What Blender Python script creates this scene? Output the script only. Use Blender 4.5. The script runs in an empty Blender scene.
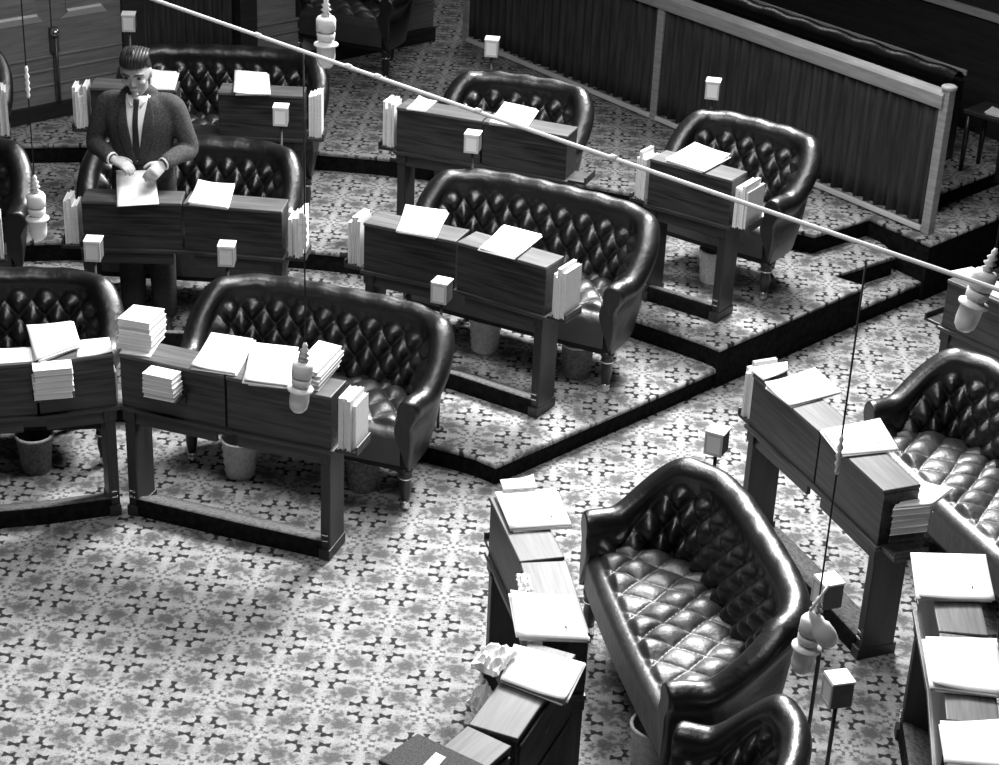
import bpy, math, random
from mathutils import Vector, Matrix
from mathutils.bvhtree import BVHTree
random.seed(11)
scene = bpy.context.scene
COL = scene.collection
PI = math.pi
sin, cos = math.sin, math.cos

# ------------------------------------------------------------------ materials
def new_mat(name):
    m = bpy.data.materials.new(name); m.use_nodes = True
    nt = m.node_tree; nt.nodes.clear()
    out = nt.nodes.new('ShaderNodeOutputMaterial')
    b = nt.nodes.new('ShaderNodeBsdfPrincipled')
    nt.links.new(b.outputs[0], out.inputs[0])
    return m, nt, b

def g3(v): return (v, v, v, 1)

def noise_mat(name, lo, hi, scale=(8, 8, 8), rough=.5, spec=.5, detail=4, bump=0, bscale=60, metal=0, lo_p=.35, hi_p=.65, coat=0):
    m, nt, b = new_mat(name)
    N = nt.nodes.new; L = nt.links.new
    tc = N('ShaderNodeTexCoord'); mp = N('ShaderNodeMapping'); mp.inputs['Scale'].default_value = scale
    L(tc.outputs['Object'], mp.inputs[0])
    n = N('ShaderNodeTexNoise'); n.inputs['Scale'].default_value = 1; n.inputs['Detail'].default_value = detail
    L(mp.outputs[0], n.inputs['Vector'])
    r = N('ShaderNodeValToRGB'); r.color_ramp.elements[0].position = lo_p; r.color_ramp.elements[0].color = g3(lo)
    r.color_ramp.elements[1].position = hi_p; r.color_ramp.elements[1].color = g3(hi)
    L(n.outputs[0], r.inputs[0]); L(r.outputs[0], b.inputs['Base Color'])
    b.inputs['Roughness'].default_value = rough; b.inputs['Metallic'].default_value = metal
    b.inputs['Specular IOR Level'].default_value = spec
    if coat: b.inputs['Coat Weight'].default_value = coat; b.inputs['Coat Roughness'].default_value = .2
    if bump:
        n2 = N('ShaderNodeTexNoise'); n2.inputs['Scale'].default_value = bscale; n2.inputs['Detail'].default_value = 5
        L(tc.outputs['Object'], n2.inputs['Vector'])
        bp = N('ShaderNodeBump'); bp.inputs['Strength'].default_value = bump; bp.inputs['Distance'].default_value = .01
        L(n2.outputs[0], bp.inputs['Height']); L(bp.outputs[0], b.inputs['Normal'])
    return m

def wood_mat(name, lo, hi, axis='x', rough=.38, spec=.5, fine=90):
    """long streaky grain along a local axis"""
    m, nt, b = new_mat(name)
    N = nt.nodes.new; L = nt.links.new
    tc = N('ShaderNodeTexCoord')
    s1 = {'x': (1.3, 22, 22), 'y': (22, 1.3, 22), 'z': (22, 22, 1.3)}[axis]
    s2 = {'x': (5, fine, fine), 'y': (fine, 5, fine), 'z': (fine, fine, 5)}[axis]
    outs = []
    for s, d, ds in ((s1, 3, 1.2), (s2, 2, .2)):
        mp = N('ShaderNodeMapping'); mp.inputs['Scale'].default_value = s; L(tc.outputs['Object'], mp.inputs[0])
        n = N('ShaderNodeTexNoise'); n.inputs['Scale'].default_value = 1; n.inputs['Detail'].default_value = d
        n.inputs['Distortion'].default_value = ds
        L(mp.outputs[0], n.inputs['Vector']); outs.append(n)
    mix = N('ShaderNodeMath'); mix.operation = 'MULTIPLY_ADD'; mix.inputs[1].default_value = .6
    L(outs[0].outputs[0], mix.inputs[0])
    m2 = N('ShaderNodeMath'); m2.operation = 'MULTIPLY'; m2.inputs[1].default_value = .4
    L(outs[1].outputs[0], m2.inputs[0]); L(m2.outputs[0], mix.inputs[2])
    r = N('ShaderNodeValToRGB'); r.color_ramp.elements[0].position = .36; r.color_ramp.elements[0].color = g3(lo)
    r.color_ramp.elements[1].position = .64; r.color_ramp.elements[1].color = g3(hi)
    L(mix.outputs[0], r.inputs[0]); L(r.outputs[0], b.inputs['Base Color'])
    b.inputs['Roughness'].default_value = rough; b.inputs['Specular IOR Level'].default_value = spec
    return m

class NM:
    """tiny helper that writes math nodes"""
    def __init__(s, nt): s.nt = nt
    def op(s, o, a, b=None, c=None):
        n = s.nt.nodes.new('ShaderNodeMath'); n.operation = o
        for i, v in enumerate((a, b, c)):
            if v is None: continue
            if isinstance(v, (int, float)): n.inputs[i].default_value = v
            else: s.nt.links.new(v, n.inputs[i])
        return n.outputs[0]
    def add(s, a, b): return s.op('ADD', a, b)
    def sub(s, a, b): return s.op('SUBTRACT', a, b)
    def mul(s, a, b): return s.op('MULTIPLY', a, b)
    def mx(s, a, b): return s.op('MAXIMUM', a, b)
    def mn(s, a, b): return s.op('MINIMUM', a, b)
    def ab(s, a): return s.op('ABSOLUTE', a)
    def ln(s, x, y): return s.op('SQRT', s.add(s.mul(x, x), s.mul(y, y)))
    def below(s, v, e, w):      # 1 where v<e, soft over w
        return s.op('MULTIPLY', s.op('SUBTRACT', e + w, v), 1 / (2 * w)) if False else s.clamp(s.mul(s.sub(e + w, v), 1 / (2 * w)))
    def clamp(s, v):
        n = s.nt.nodes.new('ShaderNodeClamp'); s.nt.links.new(v, n.inputs[0]); return n.outputs[0]

# carpet lattice (metres): one medallion every .30 m, square, turned 48 degrees
LAT_O = (-1.685, 7.165); LAT_YAW = .8399; LAT_U = .30
def carpet_mat(name):
    m, nt, b = new_mat(name); q = NM(nt); N = nt.nodes.new; L = nt.links.new
    geo = N('ShaderNodeNewGeometry'); sep = N('ShaderNodeSeparateXYZ'); L(geo.outputs['Position'], sep.inputs[0])
    X = q.sub(sep.outputs[0], LAT_O[0]); Y = q.sub(LAT_O[1], sep.outputs[1])
    c, s = cos(LAT_YAW) / LAT_U, sin(LAT_YAW) / LAT_U
    # world = R * lattice :  X = c*u - s*v ; Y = s*u + c*v
    u = q.add(q.mul(X, c), q.mul(Y, s)); v = q.sub(q.mul(Y, c), q.mul(X, s))
    # slight wobble of the weave
    nz = N('ShaderNodeTexNoise'); nz.inputs['Scale'].default_value = 55; nz.inputs['Detail'].default_value = 2
    L(geo.outputs['Position'], nz.inputs['Vector'])
    sp = N('ShaderNodeSeparateColor'); L(nz.outputs['Color'], sp.inputs[0])
    u = q.add(u, q.mul(q.sub(sp.outputs[0], .5), .035)); v = q.add(v, q.mul(q.sub(sp.outputs[1], .5), .035))
    def cell(off):
        a = q.sub(q.op('FRACT', q.add(u, off)), .5); d = q.sub(q.op('FRACT', q.add(v, off)), .5)
        ax, ay = q.ab(a), q.ab(d)
        return q.mx(ax, ay), q.mn(ax, ay)
    x, y = cell(.5)        # big medallion at lattice points
    def blob(x, y, cx, cy, r, w): return q.below(q.ln(q.sub(x, cx), q.sub(y, cy)), r, w)
    def bow(x, y, cx, cy, ang, ln, wd):
        dx, dy = q.sub(x, cx), q.sub(y, cy); ca, sa = cos(ang), sin(ang)
        p = q.ab(q.add(q.mul(dx, ca), q.mul(dy, sa))); t = q.ab(q.sub(q.mul(dy, ca), q.mul(dx, sa)))
        edge = q.add(q.mul(p, .42), wd)
        return q.mul(q.below(p, ln, .008), q.below(q.sub(t, edge), 0, .008))
    n2 = N('ShaderNodeTexNoise'); n2.inputs['Scale'].default_value = 230; n2.inputs['Detail'].default_value = 1
    L(geo.outputs['Position'], n2.inputs['Vector'])
    n3 = N('ShaderNodeTexNoise'); n3.inputs['Scale'].default_value = 48; n3.inputs['Detail'].default_value = 3
    L(geo.outputs['Position'], n3.inputs['Vector'])
    x2, y2 = cell(0)       # small rosette between the medallions
    wob = q.mul(q.sub(n3.outputs[0], .5), .42)
    def soft(cx, cy, r, w): return q.clamp(q.mul(q.sub(q.add(wob, r + w), q.ln(q.sub(x, cx), q.sub(y, cy))), 1 / (2 * w)))
    grey = q.mx(soft(.5, .0, .145, .05), soft(.40, .17, .07, .05))
    grey = q.mx(grey, q.mul(soft(.42, .25, .05, .03), .8))
    grey = q.mx(grey, q.mul(soft(.14, .06, .035, .03), .7))
    star = q.mul(q.below(y, .008, .008), q.below(x, .13, .03))
    star2 = q.mul(q.below(q.ab(q.sub(x, y)), .009, .008), q.below(x, .10, .03))
    dark = q.mx(bow(x, y, .230, .080, .75, .082, .022), blob(x, y, .0, .0, .022, .015))
    dark2 = q.mx(bow(x2, y2, .125, .048, .75, .040, .016), q.mx(blob(x2, y2, .0, .0, .03, .015), blob(x2, y2, .21, .075, .02, .015)))
    val = q.sub(.37, q.mul(grey, .25))
    val = q.mul(val, q.add(.45, q.mul(n3.outputs[0], 1.1)))
    val = q.mul(val, q.sub(1, q.mul(q.mx(star, star2), .35)))
    val = q.mul(val, q.sub(1, q.mul(dark2, .66)))
    val = q.mul(val, q.sub(1, q.mul(dark, .90)))
    val = q.mul(val, q.add(.5, q.mul(n2.outputs[0], 1.0)))
    cc = N('ShaderNodeCombineColor')
    for i in range(3): L(val, cc.inputs[i])
    L(cc.outputs[0], b.inputs['Base Color'])
    b.inputs['Roughness'].default_value = .95; b.inputs['Specular IOR Level'].default_value = .1
    bp = N('ShaderNodeBump'); bp.inputs['Strength'].default_value = .5; bp.inputs['Distance'].default_value = .006
    L(n2.outputs[0], bp.inputs['Height']); L(bp.outputs[0], b.inputs['Normal'])
    return m

M = {}
M['carpet'] = carpet_mat('carpet')
M['plain_carpet'] = noise_mat('plain_carpet', .07, .16, (60, 60, 60), .95, .1, bump=.4, bscale=300)
M['shaded_riser'] = noise_mat('shaded_riser', .006, .014, (30, 30, 30), .9, .05)  # near-black colour holds the shade on the upright carpeted faces
M['leather'] = noise_mat('leather', .003, .007, (7, 7, 7), .36, .9, bump=.34, bscale=26)
M['seat_leather'] = noise_mat('seat_leather', .018, .034, (7, 7, 7), .46, .9, bump=.6, bscale=20)
M['leather_under'] = noise_mat('leather_under', .006, .01, (7, 7, 7), .6, .3)
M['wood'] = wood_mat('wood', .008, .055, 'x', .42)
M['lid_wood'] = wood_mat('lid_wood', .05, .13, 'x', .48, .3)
M['leg_wood'] = wood_mat('leg_wood', .012, .032, 'z', .45)
M['turned_wood'] = wood_mat('turned_wood', .010, .022, 'z', .3)
M['light_wood'] = noise_mat('light_wood', .30, .42, (5, 5, 40), .5, .4)
M['wall_wood'] = wood_mat('wall_wood', .17, .28, 'x', .5, fine=60)
M['wall_dark'] = wood_mat('wall_dark', .012, .03, 'x', .55)
M['trim_wood'] = noise_mat('trim_wood', .72, .8, (4, 4, 4), .4, .4)  # pale strip colour; on the door ledges it stands in for caught light
M['brass'] = noise_mat('brass', .65, .8, (20, 20, 20), .22, .5, metal=1)
M['paper'] = noise_mat('paper', .84, .90, (30, 30, 30), .7, .2)
M['paper_edge'] = noise_mat('paper_edge', .62, .80, (3, 3, 300), .8, .1)
M['ink'] = noise_mat('ink', .02, .04, (9, 9, 9), .7, .1)
M['wicker'] = noise_mat('wicker', .55, .75, (60, 60, 60), .6, .3)
M['wicker_dark'] = noise_mat('wicker_dark', .10, .20, (60, 60, 60), .7, .2)
M['cream_box'] = noise_mat('cream_box', .55, .62, (10, 10, 10), .45, .4)
M['box_face'] = noise_mat('box_face', .85, .9, (10, 10, 10), .5, .3)
M['box_dark'] = noise_mat('box_dark', .10, .16, (10, 10, 10), .5, .3)
M['steel'] = noise_mat('steel', .04, .08, (10, 10, 10), .35, .5)
M['curtain'] = noise_mat('curtain', .035, .065, (40, 40, 3), .85, .1)
M['curtain_dark'] = noise_mat('curtain_dark', .02, .04, (40, 40, 3), .85, .1)
M['cord'] = noise_mat('cord', .015, .03, (40, 40, 40), .6, .2)
M['rope'] = noise_mat('rope', .82, .9, (90, 90, 90), .6, .2)
M['mic_white'] = noise_mat('mic_white', .80, .88, (20, 20, 20), .35, .5)
M['cloth_cover'] = noise_mat('cloth_cover', .06, .12, (160, 160, 160), .85, .1)
M['skin'] = noise_mat('skin', .34, .42, (20, 20, 20), .5, .3)
M['suit'] = noise_mat('suit', .040, .085, (120, 120, 120), .9, .1)
M['lapel'] = noise_mat('lapel', .034, .07, (120, 120, 120), .9, .1)
M['trousers'] = noise_mat('trousers', .03, .05, (100, 100, 100), .9, .1)
M['shirt'] = noise_mat('shirt', .82, .88, (30, 30, 30), .7, .1)
M['tie'] = noise_mat('tie', .012, .022, (60, 60, 60), .6, .3)
M['hair'] = noise_mat('hair', .006, .03, (120, 14, 30), .45, .4)
M['shoe'] = noise_mat('shoe', .012, .02, (20, 20, 20), .3, .5)

# ------------------------------------------------------------------ mesh builder
class MB:
    def __init__(s): s.v = []; s.f = []; s.sm = []; s.mi = []; s.mats = []; s.cur = 0
    def mat(s, m):
        if m not in s.mats: s.mats.append(m)
        s.cur = s.mats.index(m); return s
    def face(s, ids, smooth=False): s.f.append(tuple(ids)); s.sm.append(smooth); s.mi.append(s.cur)
    def prism(s, poly, z0, z1, smooth=False, ztop=None):
        """poly counter-clockwise"""
        n = len(poly); b = len(s.v)
        for p in poly: s.v.append((p[0], p[1], z0))
        for i, p in enumerate(poly): s.v.append((p[0], p[1], z1 if ztop is None else ztop[i]))
        s.face([b + i for i in reversed(range(n))]); s.face([b + n + i for i in range(n)])
        for i in range(n):
            j = (i + 1) % n; s.face([b + i, b + j, b + n + j, b + n + i], smooth)
    def box(s, x0, x1, y0, y1, z0, z1): s.prism([(x0, y0), (x1, y0), (x1, y1), (x0, y1)], z0, z1)
    def obox(s, c, ax, ay, az):
        """oriented box, centre + half axes"""
        c, ax, ay, az = map(Vector, (c, ax, ay, az)); b = len(s.v)
        for k in (-1, 1):
            for i, j in ((-1, -1), (1, -1), (1, 1), (-1, 1)): s.v.append(tuple(c + ax * i + ay * j + az * k))
        for f in ((3, 2, 1, 0), (4, 5, 6, 7), (0, 1, 5, 4), (1, 2, 6, 5), (2, 3, 7, 6), (3, 0, 4, 7)): s.face([b + i for i in f])
    def lathe(s, prof, o=(0, 0, 0), n=16, axis=None, smooth=True):
        """prof: (radius, height) from bottom to top"""
        b = len(s.v); o = Vector(o)
        if axis is None: ex, ey, ez = Vector((1, 0, 0)), Vector((0, 1, 0)), Vector((0, 0, 1))
        else:
            ez = Vector(axis).normalized(); ex = ez.orthogonal().normalized(); ey = ez.cross(ex)
        for r, h in prof:
            for k in range(n):
                a = 2 * PI * k / n; s.v.append(tuple(o + ex * (r * cos(a)) + ey * (r * sin(a)) + ez * h))
        for i in range(len(prof) - 1):
            for k in range(n):
                j = (k + 1) % n; s.face([b + i * n + k, b + i * n + j, b + (i + 1) * n + j, b + (i + 1) * n + k], smooth)
        s.face([b + k for k in reversed(range(n))]); e = b + (len(prof) - 1) * n; s.face([e + k for k in range(n)])
    def tube(s, pts, rad, n=8, flat=None, smooth=True, cap=True):
        """pts list of vectors, rad float / list of floats or (side,front) pairs"""
        pts = [Vector(p) for p in pts]; b = len(s.v); m = len(pts)
        ref = None
        for i, p in enumerate(pts):
            t = (pts[min(i + 1, m - 1)] - pts[max(i - 1, 0)]).normalized()
            if ref is None:
                ref = Vector(flat) if flat else t.orthogonal()
            e1 = (ref - t * ref.dot(t)).normalized(); e2 = t.cross(e1); ref = e1
            r = rad if isinstance(rad, (int, float)) else rad[i]
            ra, rb = (r, r) if isinstance(r, (int, float)) else r
            for k in range(n):
                a = 2 * PI * k / n; s.v.append(tuple(p + e1 * (ra * cos(a)) + e2 * (rb * sin(a))))
        for i in range(m - 1):
            for k in range(n):
                j = (k + 1) % n; s.face([b + i * n + k, b + i * n + j, b + (i + 1) * n + j, b + (i + 1) * n + k], smooth)
        if cap:
            s.face([b + k for k in reversed(range(n))]); e = b + (m - 1) * n; s.face([e + k for k in range(n)])
    def chain(s, pts, rad, n=14, flat=None, sub=4):
        """tube with round ends for bodies"""
        P = [Vector(p) for p in pts]; R = [(r, r) if isinstance(r, (int, float)) else r for r in rad]
        pp, rr = [], []
        d = (P[0] - P[1]).normalized(); r0 = min(R[0])
        for a in (80, 55, 28):
            pp.append(P[0] + d * r0 * sin(math.radians(a))); rr.append((R[0][0] * cos(math.radians(a)), R[0][1] * cos(math.radians(a))))
        for i in range(len(P) - 1):
            for k in range(sub):
                t = k / sub
                p0, p1, p2, p3 = P[max(i - 1, 0)], P[i], P[i + 1], P[min(i + 2, len(P) - 1)]
                q = .5 * ((2 * p1) + (p2 - p0) * t + (2 * p0 - 5 * p1 + 4 * p2 - p3) * t * t + (3 * p1 - p0 - 3 * p2 + p3) * t ** 3)
                pp.append(q); rr.append(tuple(R[i][c] * (1 - t) + R[i + 1][c] * t for c in (0, 1)))
        pp.append(P[-1]); rr.append(R[-1])
        d = (P[-1] - P[-2]).normalized(); r0 = min(R[-1])
        for a in (28, 55, 80):
            pp.append(P[-1] + d * r0 * sin(math.radians(a))); rr.append((R[-1][0] * cos(math.radians(a)), R[-1][1] * cos(math.radians(a))))
        s.tube(pp, rr, n, flat)
    def ball(s, c, r, n=14, m=9, rot=None):
        rx, ry, rz = (r, r, r) if isinstance(r, (int, float)) else r
        b = len(s.v); c = Vector(c)
        for i in range(m + 1):
            th = PI * (i + .02) / (m + .04)
            for k in range(n):
                a = 2 * PI * k / n; p = Vector((rx * sin(th) * cos(a), ry * sin(th) * sin(a), -rz * cos(th)))
                if rot: p = rot @ p
                s.v.append(tuple(c + p))
        for i in range(m):
            for k in range(n):
                j = (k + 1) % n; s.face([b + i * n + k, b + i * n + j, b + (i + 1) * n + j, b + (i + 1) * n + k], True)
        s.face([b + k for k in reversed(range(n))]); e = b + m * n; s.face([e + k for k in range(n)])
    def grid(s, fn, nu, nv, smooth=True, flip=False):
        b = len(s.v)
        for j in range(nv + 1):
            for i in range(nu + 1): s.v.append(tuple(fn(i / nu, j / nv)))
        for j in range(nv):
            for i in range(nu):
                a = b + j * (nu + 1) + i; q = [a, a + 1, a + nu + 2, a + nu + 1]
                s.face(q[::-1] if flip else q, smooth)
    def mesh(s, name):
        me = bpy.data.meshes.new(name); me.from_pydata(s.v, [], s.f)
        for m in s.mats: me.materials.append(m)
        me.polygons.foreach_set('use_smooth', s.sm); me.polygons.foreach_set('material_index', s.mi)
        me.update(); return me
    def build(s, name, m=None, parent=None, loc=None, rotz=0):
        if m is not None and not s.mats: s.mats = [m]
        o = bpy.data.objects.new(name, s.mesh(name)); COL.objects.link(o)
        if parent: o.parent = parent
        if loc: o.location = loc
        o.rotation_euler[2] = rotz
        return o

def tag(o, label, cat, group=None):
    o['label'] = label; o['category'] = cat
    if group: o['group'] = group
    return o
def thing(name, label, cat, loc=(0, 0, 0), rotz=0, group=None):
    o = bpy.data.objects.new(name, None); COL.objects.link(o); o.empty_display_size = .1
    o.location = loc; o.rotation_euler[2] = rotz
    return tag(o, label, cat, group)
def struct(o): o['kind'] = 'structure'; return o
def copy_tree(o, parent=None):
    c = o.copy(); COL.objects.link(c)
    if parent: c.parent = parent
    for ch in list(o.children): copy_tree(ch, c)
    return c
def bevel(o, w=.004, seg=2):
    m = o.modifiers.new('bevel', 'BEVEL'); m.width = w; m.segments = seg; m.limit_method = 'ANGLE'; m.angle_limit = math.radians(40)
    return o

# ------------------------------------------------------------------ camera
F = 1912.27; PITCH = .47184; ROLL = -.04573; CAMZ = 4.695
cam = bpy.data.objects.new('camera', bpy.data.cameras.new('camera')); COL.objects.link(cam)
r = Vector((1, 0, 0)); fw = Vector((0, cos(PITCH), -sin(PITCH))); dn = Vector((0, -sin(PITCH), -cos(PITCH)))
c_, s_ = cos(ROLL), sin(ROLL)
right = r * c_ + dn * s_; down = -r * s_ + dn * c_
mw = Matrix.Identity(4)
for i in range(3): mw[i][0] = right[i]; mw[i][1] = -down[i]; mw[i][2] = -fw[i]
mw[2][3] = CAMZ
cam.matrix_world = mw
cam.data.sensor_width = 36; cam.data.lens = F / 999 * 36; cam.data.clip_end = 100
scene.camera = cam

# ------------------------------------------------------------------ the room
C0 = Vector((-1.75, 4.93))
GD = Vector((.718, .696)); GN = Vector((-.696, .718))       # along / across the gangway
FD = Vector((-.641, .767)); FN = Vector((.767, .641))       # along the fence / away from the chamber
F0 = Vector((2.523, 10.687))
WD = Vector((.75, .66)); WN = Vector((-.66, .75)); W0 = Vector((-3.23, 11.85))
def polar(R, a): a = math.radians(a); return (C0.x + R * cos(a), C0.y + R * sin(a))
def arc(Rf, a0, a1, n=40):
    return [polar(Rf(a0 + (a1 - a0) * i / n) if callable(Rf) else Rf, a0 + (a1 - a0) * i / n) for i in range(n + 1)]

def platform(name, poly, z0, z1):
    """carpeted top with a rolled nosing over an upright face with shade in its colour; poly counter-clockwise"""
    mb = MB(); n = len(poly); P = [Vector(p) for p in poly]
    nose, h = .014, z1 - z0
    rings = []
    offs = [(0, z0, 'shaded_riser'), (0, z1 - .030, 'shaded_riser'), (nose * .75, z1 - .024, 'carpet'), (nose, z1 - .014, 'carpet'), (nose * .75, z1 - .004, 'carpet'), (0, z1, 'carpet')]
    nr = []
    for i in range(n):
        d0 = (P[i] - P[i - 1]).normalized(); d1 = (P[(i + 1) % n] - P[i]).normalized()
        a = Vector((d0.y, -d0.x)); b = Vector((d1.y, -d1.x)); k = (a + b); k = k / max(.5, k.dot(a)) if k.length > .01 else a
        nr.append(k)
    for o_, z, _ in offs:
        b = len(mb.v); rings.append(b)
        for i in range(n): q = P[i] + nr[i] * o_; mb.v.append((q.x, q.y, z))
    for k in range(len(offs) - 1):
        mb.mat(M['shaded_riser'] if k < 1 else M['carpet'])
        for i in range(n):
            j = (i + 1) % n
            mb.face([rings[k] + i, rings[k] + j, rings[k + 1] + j, rings[k + 1] + i], k >= 1)
    mb.mat(M['carpet']); mb.face([rings[-1] + i for i in range(n)])
    return struct(mb.build(name))

mb = MB(); mb.grid(lambda u, v: (-7 + 14 * u, 1 + 16 * v, 0), 2, 2, False)
struct(mb.build('floor', M['carpet']))

def on_gang(t): p = Vector((0.0, 8.10)) + GD * t; return (p.x, p.y)
# middle tier: from its corner on the gangway, out along it, back round the arc
c2 = (0.0, 8.10)
a_c2 = math.degrees(math.atan2(c2[1] - C0.y, c2[0] - C0.x))
t3 = (1.170, 9.248); t3e = (2.075, 10.157)
stepA = [(2.073, 10.08), (2.50, 10.50), (2.36, 10.66), (1.90, 10.30)]
platform('floor_tier_1', [c2, (1.150, 9.240), (1.12, 9.75), (1.5, 10.5)] + arc(7.1, 65, 125, 16)[:] + arc(3.64, 125, a_c2 + 2, 40), 0, .12)
a_t3 = math.degrees(math.atan2(t3[1] - C0.y, t3[0] - C0.x))
R3 = lambda a: 5.22 + .2 * min(1, max(0, (a - 56) / 25))
platform('floor_tier_2', [t3, t3e, (1.90, 10.29), (2.33, 10.63), (2.2, 11.2)] + arc(7.2, 62, 125, 16) + arc(R3, 125, a_t3 + 1, 40), 0, .25)
platform('floor_tier_5', [t3e, (2.49, 10.555), (2.36, 10.75), (1.86, 10.36)], 0, .12)
n4 = (1.837, 10.60); f4a = (2.21, 10.915); f4b = (2.515, 10.535)
e4 = Vector(f4b) + GD * 3
R4 = lambda a: 6.70
platform('floor_tier_3', [n4, f4a, f4b, (e4.x, e4.y), (1.5, 16.5), (-4.5, 16.5)] + arc(R4, 122, 59, 40), .25 - .25, .38)
pb = [Vector((2.62, 11.06)), Vector((2.62, 11.06)) + GD * 2.6]
platform('floor_tier_4', [tuple(pb[0]), tuple(pb[1]), tuple(pb[1] + FD * 4.2), tuple(pb[0] + FD * 4.2)], .38, .50)

# ---- panelled wall on the left, with a double door and a curtained opening
def wp(t, o, z): p = W0 + WD * t - WN * o; return (p.x, p.y, z)      # o = out of the wall, into the room
wrot = math.atan2(WD.y, WD.x)
def wall_box(mb, t0, t1, o0, o1, z0, z1): mb.box(t0, t1, -o1, -o0, z0, z1)
mb = MB(); wall_box(mb, -3, -.62, -.12, 0, 0, 4.2); wall_box(mb, 1.85, 3.47, -.12, 0, 0, 4.2); wall_box(mb, -.62, 1.85, -.12, 0, 2.6, 4.2)
wall = struct(mb.build('wall_left', M['wall_wood'], loc=(W0.x, W0.y, 0), rotz=wrot))
mb = MB(); wall_box(mb, -3, 1.0, -.01, .03, .30, .485); wall_box(mb, 1.74, 3.47, -.01, .03, .30, .485)
struct(mb.build('baseboard_left', M['wall_dark'], loc=(W0.x, W0.y, 0), rotz=wrot))
for k, z in enumerate((.655, .735)):
    mb = MB(); wall_box(mb, 1.85, 3.47, -.01, .016, z, z + .02)
    struct(mb.build('trim_%d' % (k + 1), M['wall_wood'], loc=(W0.x, W0.y, 0), rotz=wrot))
# dark door posts either side of the curtain
for k, (a, b) in enumerate(((.80, .95), (1.72, 1.86))):
    mb = MB(); wall_box(mb, a, b, -.1, .035, .38, 2.6)
    struct(bevel(mb.build('trim_%d' % (k + 3), M['wall_dark'], loc=(W0.x, W0.y, 0), rotz=wrot)))
door = MB(); wall_box(door, -.60, .285, -.06, .004, .485, 2.55); wall_box(door, .295, .80, -.06, .004, .485, 2.55)
door = struct(door.build('door_1', M['wall_wood'], loc=(W0.x, W0.y, 0), rotz=wrot))
for t0, t1 in ((-.52, .235), (.35, .70)):
    mb = MB()
    # raised panel with a sloping lower ledge, its caught light painted in as pale colour
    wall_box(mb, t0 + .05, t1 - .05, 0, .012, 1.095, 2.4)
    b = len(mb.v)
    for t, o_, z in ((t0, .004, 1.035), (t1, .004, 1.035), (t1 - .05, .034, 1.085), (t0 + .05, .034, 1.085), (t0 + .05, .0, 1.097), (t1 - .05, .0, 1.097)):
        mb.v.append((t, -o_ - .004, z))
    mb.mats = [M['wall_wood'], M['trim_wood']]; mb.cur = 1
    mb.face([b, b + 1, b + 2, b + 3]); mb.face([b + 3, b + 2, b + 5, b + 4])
    o = mb.build('door_panel', None, door)
for z in (.60, .70, .79):
    mb = MB(); mb.mat(M['wall_wood'])
    for a, b_ in ((-.60, .285), (.295, .80)):
        wall_box(mb, a, b_, .0, .014, z, z + .018)
    bevel(mb.build('moulding', None, door), .006)
mb = MB(); mb.tube([(.29, -.05, .49), (.29, -.05, .93)], .012, 10); mb.tube([(.29, -.004, .86), (.29, -.06, .86)], .012, 8)
mb.box(.265, .315, -.045, -.004, .83, .99)
bolt = mb.build('door_bolt', M['steel'], door)
mb = MB(); mb.ball((.29, -.05, .965), .03); mb.build('knob', M['brass'], bolt)
bolt['label'] = 'black vertical door bolt with a bright ball top'
# pleated curtain in the opening
def pleats(mb, x0, x1, z0, z1, wl_, amp, seed, y=0, nz=5):
    rnd = random.Random(seed); n = int((x1 - x0) / wl_ * 8)
    ph = [rnd.uniform(-.7, .7) for _ in range(n + 2)]; am = [rnd.uniform(.6, 1.25) for _ in range(n + 2)]
    def fn(u, v):
        i = u * n; k = int(i / 8); x = x0 + (x1 - x0) * u
        w = sin(2 * PI * i / 8 + ph[k] * .5) * amp * am[k] * (.75 + .35 * (1 - v))
        return (x, y + w, z0 + (z1 - z0) * v)
    mb.grid(fn, n, nz)
mb = MB(); pleats(mb, .95, 1.72, .40, 2.58, .075, .022, 4, .05)
cu = mb.build('curtain', M['curtain'], loc=(W0.x, W0.y, 0), rotz=wrot)
tag(cu, 'dark pleated curtain filling the doorway in the panelled wall behind the back row', 'curtain')
sol = cu.modifiers.new('s', 'SOLIDIFY'); sol.thickness = .004

# ---- wall behind the public bench
wb = F0 + FN * 1.42
mb = MB(); mb.box(-6, 7, -.14, 0, 0, 4.2)
frot = math.atan2(FD.y, FD.x)
struct(mb.build('wall_back', M['wall_dark'], loc=(wb.x, wb.y, 0), rotz=frot))
mb = MB(); mb.box(-6, 7, 0, .035, 1.27, 1.32)
struct(bevel(mb.build('trim_5', M['light_wood'], loc=(wb.x, wb.y, 0), rotz=frot)))

# ---- curtained fence
fence = thing('fence', 'long low fence with pale timber rail and dark pleated cloth', 'fence', (F0.x, F0.y, .38), frot)
FL = 4.55
mb = MB()
prof = [(-.045, .785), (.045, .785), (.05, .80), (.05, .865), (.038, .88), (-.038, .88), (-.05, .865), (-.05, .80)]
b = len(mb.v)
for x in (-.0, FL):
    for y, z in prof: mb.v.append((x, y, z))
n = len(prof)
for i in range(n): j = (i + 1) % n; mb.face([b + i, b + n + i, b + n + j, b + j])
mb.face([b + i for i in range(n)]); mb.face([b + n + i for i in reversed(range(n))])
mb.build('rail', M['light_wood'], fence)
for i, x in enumerate((0, 2.40, 4.5)):
    mb = MB(); mb.box(x - .03, x + .03, -.03, .03, 0, .90 if i == 0 else .785)
    if i == 0: mb.lathe([(.042, .895), (.048, .905), (.046, .918), (.03, .925)], (x, 0, 0), 16)
    bevel(mb.build('post', M['light_wood'], fence))
for i, (a, b_) in enumerate(((.03, 2.37), (2.43, 4.47))):
    mb = MB(); pleats(mb, a, b_, .05, .79, .088, .020, 20 + i)
    o = mb.build('cloth_panel', M['curtain'], fence)
    sol = o.modifiers.new('s', 'SOLIDIFY'); sol.thickness = .003
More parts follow.
